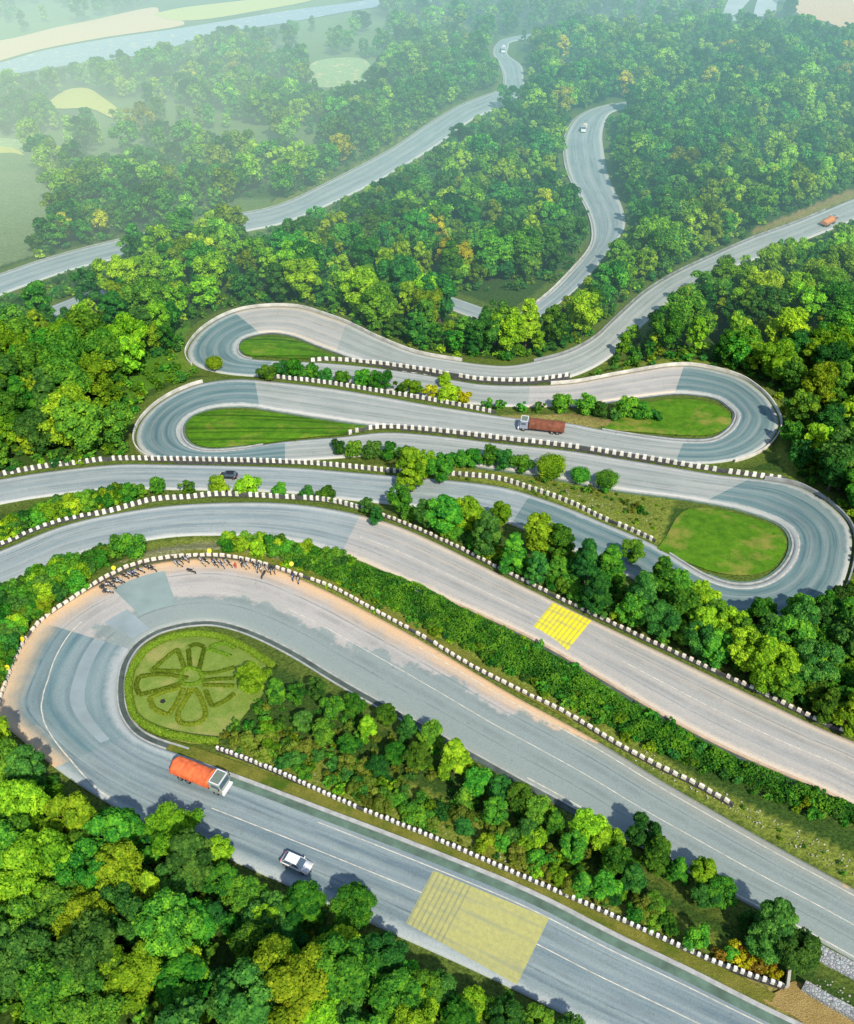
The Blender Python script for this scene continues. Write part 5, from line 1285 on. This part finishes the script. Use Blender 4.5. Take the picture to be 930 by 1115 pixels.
def truck(loc, rz, label, cargo_m, cab_m, L=9.2, name='truck', tarp=True, cargo_h=1.7, col_trim=None):
    t = empty(name, loc, rz, label, 'truck'); hx = L/2
    b = MB(); b.box((-0.2, 0, 0.78), (L-0.6, 1.0, 0.26), bev=0.03)
    for x in (-hx+0.5, -hx+2.2, hx-2.4): b.box((x, 0, 0.6), (0.16, 2.0, 0.18))
    b.build('chassis', M_CHAS, t)
    x0, x1 = -hx, hx-2.25
    b = MB(); b.box(((x0+x1)/2, 0, 1.08), (x1-x0, 2.45, 0.2), bev=0.02)
    b.box(((x0+x1)/2, 1.22, 1.6), (x1-x0, 0.07, 0.95)); b.box(((x0+x1)/2, -1.22, 1.6), (x1-x0, 0.07, 0.95))
    b.box((x0+0.03, 0, 1.6), (0.07, 2.4, 0.95)); b.box((x1-0.03, 0, 1.75), (0.07, 2.4, 1.3))
    n = 8
    for i in range(n+1):
        x = x0+(x1-x0)*i/n
        for s in (-1, 1): b.box((x, s*1.28, 1.55), (0.09, 0.07, 1.05))
    b.build('cargo_bed', cargo_m, t)
    # sagging tarpaulin over the load
    V, Fc = [], []; nx, ny = 22, 14; g = random.Random(4)
    for i in range(nx+1):
        for j in range(ny+1):
            u, v = i/nx, j/ny*2-1; x = x0-0.05+(x1-x0+0.1)*u
            if tarp: h = 2.1+cargo_h*0.28*(1-v*v)+0.10*math.cos(u*n*math.pi)**2*(1-abs(v))+0.05*g.uniform(-1, 1)+(0.28*(abs(u-0.97) < 0.05))
            else: h = 2.0+0.95*math.sqrt(max(0, 1-v*v*0.86))+0.03*math.cos(u*10*math.pi)**2
            wy = 1.30*v
            V.append((x+(0.12*abs(v) if i == 0 and tarp else 0), wy, h))
    for i in range(nx):
        for j in range(ny): a = i*(ny+1)+j; Fc.append((a, a+ny+1, a+ny+2, a+1))
    k = len(V)
    # skirts
    def sk(idx, dx, dy, dz):
        for q_ in range(len(idx)):
            vv = V[idx[q_]]; V.append((vv[0]+dx, vv[1]+dy, vv[2]-dz))
        st = len(V)-len(idx)
        for q_ in range(len(idx)-1): Fc.append((idx[q_], idx[q_+1], st+q_+1, st+q_))
    dzz = 0.75 if tarp else 1.2
    sk([i*(ny+1) for i in range(nx+1)], 0, -0.03, dzz); sk([i*(ny+1)+ny for i in range(nx+1)], 0, 0.03, dzz)
    sk(list(range(ny+1)), -0.03, 0, 0.7); sk([nx*(ny+1)+j for j in range(ny+1)], 0.03, 0, 0.7)
    tp = mesh_obj('tarpaulin', V, Fc, cargo_m, t, True); bm = bmesh.new(); bm.from_mesh(tp.data); bmesh.ops.recalc_face_normals(bm, faces=bm.faces); bm.to_mesh(tp.data); bm.free()
    # cab
    b = MB(); cx = hx-1.05
    b.prism([(cx-0.95, 0.75), (cx+0.98, 0.75), (cx+1.02, 1.7), (cx+0.82, 2.75), (cx+0.7, 2.86), (cx-0.95, 2.86)], -1.2, 1.2, 0.05)
    cab = b.build('cab', cab_m, t)
    b = MB(); b.prism([(cx+1.035, 1.78), (cx+1.06, 1.80), (cx+0.885, 2.66), (cx+0.86, 2.66)], -1.05, 1.05); b.build('windscreen', M_GLASS, cab)
    for s in (-1, 1):
        b = MB(); b.box((cx+0.1, s*1.205, 2.15), (1.1, 0.03, 0.62), bev=0.01); b.build('side_window', M_GLASS, cab)
    b = MB(); b.box((cx-0.02, 0, 2.88), (1.45, 2.05, 0.05), bev=0.02); b.build('roof_hatch', simple('roof_hatch_grey', (0.15, 0.20, 0.17), 0.5), cab)
    b = MB()
    for s in (-1, 1): b.box((cx, s*1.1, 2.92), (1.6, 0.12, 0.1)); b.box((cx+s*0.8, 0, 2.92), (0.12, 2.3, 0.1))
    b.build('roof_rack', M_WHITE, cab)
    b = MB(); b.box((hx+0.22, 0, 0.75), (0.35, 2.35, 0.45), bev=0.08); b.box((hx+0.12, 0, 1.05), (0.3, 2.0, 0.15), bev=0.04)
    b.build('bumper', M_WHITE, t)
    for s in (-1, 1):
        b = MB(); b.cyl((hx+0.0, s*0.9, 1.2), (hx+0.1, s*0.9, 1.2), 0.14, 0.14, 12); b.build('headlight', M_LAMP, t)
        b = MB(); b.box((hx-0.15, s*1.42, 2.1), (0.08, 0.22, 0.42), bev=0.02); b.box((hx-0.15, s*1.28, 2.28), (0.05, 0.22, 0.04)); b.build('mirror', M_CHAS, t)
        b = MB(); b.box((x0-0.05, s*0.95, 1.0), (0.06, 0.25, 0.14)); b.build('tail_light', M_RED, t)
    for x in (hx-1.0, -hx+2.8, -hx+1.5):
        for s in (-1, 1): wheel(t, x, s*1.03, 0.5, 0.3)
    return t
loc, rz = lane_pose(219, 848, rdA, flip=True)
truck(loc, rz, 'orange truck with tarpaulin-covered load and white-framed grey cab roof on the lowest road', simple('tarpaulin_orange', (0.80, 0.16, 0.05), 0.8, var=0.3, scale=1.6, bump=1.0), simple('cab_grey_green', (0.33, 0.40, 0.36), 0.4), 8.6)
loc, rz = lane_pose(590, 467, rdC, flip=True)
truck(loc, rz, 'brown lorry with long rounded cover and pale blue cab on the upper road', simple('cover_brown', (0.19, 0.065, 0.035), 0.85, var=0.35, scale=1.0, bump=0.8), simple('cab_pale_blue', (0.30, 0.34, 0.42), 0.4), 10.6, tarp=False)
loc, rz = lane_pose(902, 243, rdC, flip=False)
truck(loc, rz, 'small distant orange truck on the road at the upper right', simple('truck_orange_far', (0.62, 0.24, 0.08), 0.75), simple('cab_orange', (0.55, 0.25, 0.12), 0.5), 7.5)
loc, rz = lane_pose(636, 141, rdS, flip=True)
truck(loc, rz, 'small white truck rounding the top of the snaking far road', simple('cover_cream', (0.62, 0.58, 0.50), 0.75), M_WHITE, 6.5)
loc, rz = lane_pose(640, 131, rdS, flip=True)
loc2, rz2 = lane_pose(548, 55, rdF, flip=True)
truck(loc2, rz2, 'tiny far-off white lorry on the bend near the top of the photo', simple('cover_pale', (0.66, 0.68, 0.70), 0.75), M_WHITE, 8.5)

def car(loc, rz, label, paint, L=4.3):
    t = empty('car', loc, rz, label, 'car'); k = L/4.3
    low = [(-2.12, 0.32), (-2.15, 0.62), (-2.05, 0.88), (-1.45, 0.97), (0.85, 0.98), (1.75, 0.84), (2.1, 0.66), (2.15, 0.36)]
    def loft(sec, name, m, par):
        # sec: list of (x, z, halfwidth) rings top outline
        return None
    b = MB(); b.prism([(x*k, z) for x, z in low], -0.86, 0.86, 0.09); body = b.build('body', paint, t, True)
    b = bmesh.new()
    bot = [(-1.55, 0.95), (1.0, 0.95)]; v = []
    for (x, y, z) in [(-1.88, -.80, .93), (1.12, -.80, .94), (1.12, .80, .94), (-1.88, .80, .93), (-1.38, -.62, 1.42), (0.34, -.62, 1.44), (0.34, .62, 1.44), (-1.38, .62, 1.42)]: v.append(b.verts.new((x*k, y, z)))
    for f in ((0, 1, 5, 4), (1, 2, 6, 5), (2, 3, 7, 6), (3, 0, 4, 7), (4, 5, 6, 7)): b.faces.new([v[i] for i in f])
    mm = MB(); mm.add(b); mm.build('windows', M_GLASS, t)
    b = MB(); b.box((-0.52*k, 0, 1.445), (1.76*k, 1.30, 0.05), bev=0.022); b.build('roof', paint, t)
    b = MB()
    for s in (-1, 1):
        for (xa, za, xb, zb) in ((-1.86, .94, -1.37, 1.43), (1.1, .95, 0.34, 1.45), (-0.35, .95, -0.35, 1.44)):
            b.cyl((xa*k, s*0.81, za), (xb*k, s*0.635, zb), 0.035, 0.035, 6)
    b.build('pillars', paint, t)
    for s in (-1, 1):
        b = MB(); b.box((2.08*k, s*0.62, 0.68), (0.16, 0.36, 0.14), bev=0.03); b.build('headlight', M_LAMP, t)
        b = MB(); b.box((-2.1*k, s*0.64, 0.78), (0.1, 0.34, 0.14), bev=0.02); b.build('tail_light', M_RED, t)
        b = MB(); b.box((0.72*k, s*0.98, 1.0), (0.14, 0.2, 0.12), bev=0.03); b.build('mirror', paint, t)
    for x in (1.32*k, -1.32*k):
        for s in (-1, 1): wheel(t, x, s*0.80, 0.32, 0.2)
    return t
loc, rz = lane_pose(323, 940, rdA, flip=True); car(loc, rz, 'white car driving down the lowest road behind the orange truck', M_WHITE)
M_BLACK = simple('black_car_paint', (0.02, 0.022, 0.026), 0.25)
loc, rz = lane_pose(249, 518, rdC, flip=True); car(loc, rz, 'black car on the left part of the road with black and white blocks', M_BLACK, 3.9)

# motorcycles
def moto():
    t = empty('motorcycle', (0, 0, 0))
    for nm, x in (('wheel', 0.66), ('wheel', -0.62)):
        b = MB(); b.cyl((x, -0.055, 0.3), (x, 0.055, 0.3), 0.3, 0.3, 16); w_ = b.build(nm, M_RUB, t)
        b = MB(); b.cyl((x, -0.065, 0.3), (x, 0.065, 0.3), 0.17, 0.17, 12); b.build('rim', M_RIM, w_)
    b = MB(); b.cyl((0.66, 0, 0.3), (0.42, 0, 0.95), 0.045, 0.04, 8); b.cyl((-0.62, 0, 0.3), (0.1, 0, 0.45), 0.04, 0.04, 8); b.cyl((0.42, 0, 0.85), (0.1, 0, 0.42), 0.04, 0.04, 8); b.box((0.05, 0, 0.42), (0.42, 0.26, 0.34), bev=0.05)
    b.cyl((-0.75, 0.16, 0.35), (0.0, 0.16, 0.3), 0.05, 0.04, 8); b.build('frame', M_CHAS, t)
    b = MB(); b.ball((0.18, 0, 0.82), (0.30, 0.16, 0.14), 2); b.build('fuel_tank', None, t, True)
    b = MB(); b.box((-0.33, 0, 0.80), (0.72, 0.25, 0.11), bev=0.045); b.build('seat', M_CHAS, t)
    b = MB(); b.cyl((0.42, -0.36, 1.02), (0.42, 0.36, 1.02), 0.022, 0.022, 8); b.cyl((0.42, -0.34, 1.02), (0.36, -0.44, 1.0), 0.03, 0.03, 6); b.cyl((0.42, 0.34, 1.02), (0.36, 0.44, 1.0), 0.03, 0.03, 6); b.build('handlebar', M_RIM, t)
    b = MB(); b.cyl((0.5, 0, 0.88), (0.6, 0, 0.86), 0.09, 0.08, 12); b.build('headlight', M_LAMP, t)
    b = MB(); b.box((-0.72, 0, 0.66), (0.4, 0.14, 0.05), ry=-0.5, bev=0.02); b.box((0.68, 0, 0.62), (0.36, 0.13, 0.04), ry=0.2, bev=0.015); b.build('mudguard', None, t)
    return t
MOTO_M = [('black', simple('moto_black', (0.02, 0.02, 0.022), 0.3)), ('silver', simple('moto_silver', (0.55, 0.57, 0.58), 0.3, 0.4)), ('red', simple('moto_red', (0.5, 0.03, 0.02), 0.3)), ('blue', simple('moto_blue', (0.03, 0.08, 0.3), 0.3))]
protos = {}
def place_moto(px, py, ci, rz, label=None, group=None):
    nm, m = MOTO_M[ci]
    if nm not in protos:
        t = moto(); protos[nm] = t
        for ch in t.children:
            if not ch.data.materials or ch.data.materials[0] is None: ch.data.materials.clear(); ch.data.materials.append(m)
    else: t = copy_tree(protos[nm])
    p = hit(px, py-0.3, 0.5); k = int(np.argmin(np.linalg.norm(rdA.C[:, :2]-p[:2], axis=1)))
    L_, R_ = rdA.L[k], rdA.R[k]; qv = R_-L_; tt = float(np.dot(p[:2]-L_[:2], qv[:2])/np.dot(qv[:2], qv[:2]))
    z = float(rdA.C[k, 2])+0.05+0.05*(1-(2*tt-1)**2) if tt > 0 else gz(p[0], p[1])
    t.scale = (1.15,)*3; t.location = (p[0], p[1], z); t.rotation_euler = (0.16, 0, rz); tag(t, label, 'motorcycle', group)
    return t
slots = [(114,643),(118,646),(123,640),(128,636),(132,634),(137,630),(143,627),(148,626),(154,624),(162,621),(168,622),(192,616),(198,614),(203,613),(219,613),(225,614),(233,615),(239,615),(246,615),(251,617),(264,616),(270,618),(278,619),(284,620),(291,622),(299,624),(320,631),(326,634),(116,640),(121,638),(126,634),(141,628),(146,629),(196,617),(222,616),(236,617),(243,618),(267,619),(281,622),(295,624),(159,620)]
for i, (x, y) in enumerate(slots):
    ci = [0, 1, 0, 1, 1, 0, 3, 1, 1, 0][i % 10]
    k = int(np.argmin([abs(q_[0]-x)+abs(q_[1]-y) for q_ in [(proj(*c_)[0], proj(*c_)[1]) for c_ in rdA.L]]))
    d = rdA.L[min(k+1, len(rdA.L)-1)]-rdA.L[k-1]; a = math.atan2(d[1], d[0])-math.pi/2+random.uniform(0.35, 0.9)
    side = 'left cluster at the parapet of the lowest bend' if x < 180 else ('cluster in the middle of the parapet of the lowest bend' if x < 260 else 'right cluster at the parapet of the lowest bend')
    place_moto(x, y, ci, a, f"{MOTO_M[ci][0]} motorcycle parked in the {side}", f"{MOTO_M[ci][0]} motorcycles in the {side}")
place_moto(209, 624, 0, -0.4, 'black motorcycle standing alone on the sandy shoulder apart from the rows')
mt = place_moto(287, 628, 0, 1.3, 'motorcycle at the road edge with a rider standing beside it')

# people
def skin_mesh(name, verts, edges, radii, m, parent):
    me = bpy.data.meshes.new(name); me.from_pydata(verts, edges, []); o = bpy.data.objects.new(name, me); COL.objects.link(o)
    md = o.modifiers.new('skin', 'SKIN'); md.use_smooth_shade = True
    for i, r_ in enumerate(radii): me.skin_vertices[0].data[i].radius = r_ if isinstance(r_, tuple) else (r_, r_)
    me.skin_vertices[0].data[0].use_root = True
    sd = o.modifiers.new('sub', 'SUBSURF'); sd.levels = 1; sd.render_levels = 1
    me.materials.append(m); o.parent = parent; return o
M_SKIN = simple('skin', (0.28, 0.15, 0.09), 0.6, var=0.05); M_HAIR = simple('hair_black', (0.012, 0.010, 0.010), 0.6)
def person(px, py, rz, shirt, trousers, label):
    p = hit(px, py, 0.8); k = int(np.argmin(np.linalg.norm(rdA.C[:, :2]-p[:2], axis=1)))
    L_, R_ = rdA.L[k], rdA.R[k]; qv = R_-L_; tt = float(np.dot(p[:2]-L_[:2], qv[:2])/np.dot(qv[:2], qv[:2]))
    z = float(rdA.C[k, 2])+0.05+0.05*(1-(2*tt-1)**2) if tt > 0 else gz(p[0], p[1])
    t = empty('person', (p[0], p[1], z), rz, label, 'person')
    vv = [(0,0,.95),(0,0,1.15),(0,0.01,1.38),(0,0.01,1.50),(0,0.02,1.57),(0,0.03,1.66),(0,0.01,1.72)]
    rr = [(.15,.11),(.14,.10),(.17,.10),.055,(.075,.085),(.08,.095),.05]; e = [(0,1),(1,2),(2,3),(3,4),(4,5),(5,6)]
    for s in (-1, 1):
        i = len(vv); vv += [(s*.18,0.01,1.41),(s*.24,-.02,1.14),(s*.26,.06,.90),(s*.26,.09,.80),(s*.27,.11,.74)]; rr += [.055,.042,.03,.035,.02]; e += [(2,i),(i,i+1),(i+1,i+2),(i+2,i+3),(i+3,i+4)]
        i = len(vv); vv += [(s*.09,0,.86),(s*.11,.02,.48),(s*.12,-.01,.09),(s*.13,.12,.05)]; rr += [.085,.055,.04,.035]; e += [(0,i),(i,i+1),(i+1,i+2),(i+2,i+3)]
    skin_mesh('body', vv, e, rr, M_SKIN, t)
    sv = [(0,0,.98),(0,0,1.15),(0,0.01,1.38),(0,.01,1.46)]; sr = [(.165,.125),(.155,.115),(.185,.115),.07]; se = [(0,1),(1,2),(2,3)]
    for s in (-1, 1): i = len(sv); sv += [(s*.18,.01,1.41),(s*.235,-.015,1.16)]; sr += [.07,.056]; se += [(2,i),(i,i+1)]
    skin_mesh('shirt', sv, se, sr, shirt, t)
    tv = [(0,0,.96)]; tr = [(.16,.12)]; te = []
    for s in (-1, 1): i = len(tv); tv += [(s*.09,0,.86),(s*.11,.02,.48),(s*.12,-.01,.12)]; tr += [.10,.07,.055]; te += [(0,i),(i,i+1),(i+1,i+2)]
    skin_mesh('trousers', tv, te, tr, trousers, t)
    b = MB(); b.ball((0, -0.005, 1.685), (.095, .105, .09), 2); b.build('hair', M_HAIR, t, True)
    return t
CS = lambda n, c: simple(n, c, 0.85)
M_SW, M_SR, M_SB, M_TD, M_TB = CS('cloth_white', (.72,.72,.70)), CS('cloth_red', (.65,.04,.03)), CS('cloth_pale_blue', (.35,.5,.6)), CS('cloth_dark', (.03,.035,.05)), CS('cloth_beige', (.35,.28,.18))
person(189, 610, 2.9, M_SW, M_TD, 'person in a white shirt standing by the motorcycles at the top of the lowest bend')
person(257, 619, 0.4, M_SR, M_SR, 'person dressed all in red standing among the motorcycles')
person(285, 624, 1.2, M_SW, M_TB, 'person in a pale shirt and beige trousers at the road edge beside a motorcycle')
person(206, 612, 3.4, M_SB, M_TD, 'person in a pale blue shirt standing at the parapet behind the lone motorcycle')

# yellow round marker signs
M_YS = simple('sign_yellow', (0.85, 0.62, 0.02), 0.5); M_POST = simple('sign_post', (0.4, 0.4, 0.4), 0.5, 0.5)
for x, y, lb in ((125,622,'round yellow sign behind the parapet at the upper left of the lowest bend'),(229,604,'yellow sign leaning behind the parapet at the top of the lowest bend'),(318,618,'small yellow sign at the right end of the parked motorcycles'),
                 (25,697,'yellow sign half way down the left side of the lowest bend'),(8,727,'yellow sign nearest the left edge of the photo')):
    p = hit(x, y, 1.3); z = gz(p[0], p[1]); t = empty('marker_sign', (p[0], p[1], z), random.uniform(-.2, .2), lb, 'sign')
    b = MB(); b.cyl((0, 0, -0.3), (0, 0, 1.5), 0.04, 0.04, 8); b.build('post', M_POST, t)
    b = MB(); b.cyl((0, -0.05, 1.45), (0, -0.08, 1.47), 0.42, 0.42, 20); b.build('sign_plate', M_YS, t)
# stones and litter on the banks
g = np.random.default_rng(5); V, Fc = [], []
for poly, n in (([(700,815),(800,870),(930,935),(930,960),(800,890),(690,830)], 150), ([(560,520),(700,545),(715,575),(640,555)], 60), ([(260,830),(400,880),(700,1010),(640,960),(420,860)], 70), ([(0,793),(30,805),(40,822),(0,830)], 30), ([(880,1060),(930,1075),(930,1100),(890,1085)], 20)):
    xs = [p[0] for p in poly]; ys_ = [p[1] for p in poly]; c_ = 0
    while c_ < n:
        x, y = g.uniform(min(xs), max(xs)), g.uniform(min(ys_), max(ys_))
        if not in_poly(np.array([x]), np.array([y]), poly)[0]: continue
        c_ += 1; p = hit(x, y); z = gz(p[0], p[1]); k = len(V); s = g.uniform(0.05, 0.17)
        for v in ICV*np.array([s, s*g.uniform(.5, 1), s*.6])*(1+g.normal(0, .12, (len(ICV), 1))): V.append((p[0]+v[0], p[1]+v[1], z+0.05+v[2]))
        Fc += [tuple(int(i)+k for i in f) for f in ICF]
o = mesh_obj('stones', V, Fc, simple('pale_stone', (0.40, 0.40, 0.36), 0.9, var=0.3, scale=0.3, obj=False)); tag(o, 'small pale stones and litter strewn over the grassy banks', 'stones', kind='stuff')

# ------------------------------------------------------------------ render settings
S.view_settings.view_transform = 'Standard'; S.view_settings.look = 'None'; S.view_settings.exposure = 0; S.view_settings.gamma = 1
S.render.engine = 'CYCLES'
cy = S.cycles; cy.max_bounces = 5; cy.diffuse_bounces = 3; cy.transparent_max_bounces = 12; cy.volume_bounces = 0
cy.use_denoising = True; cy.caustics_reflective = False; cy.caustics_refractive = False
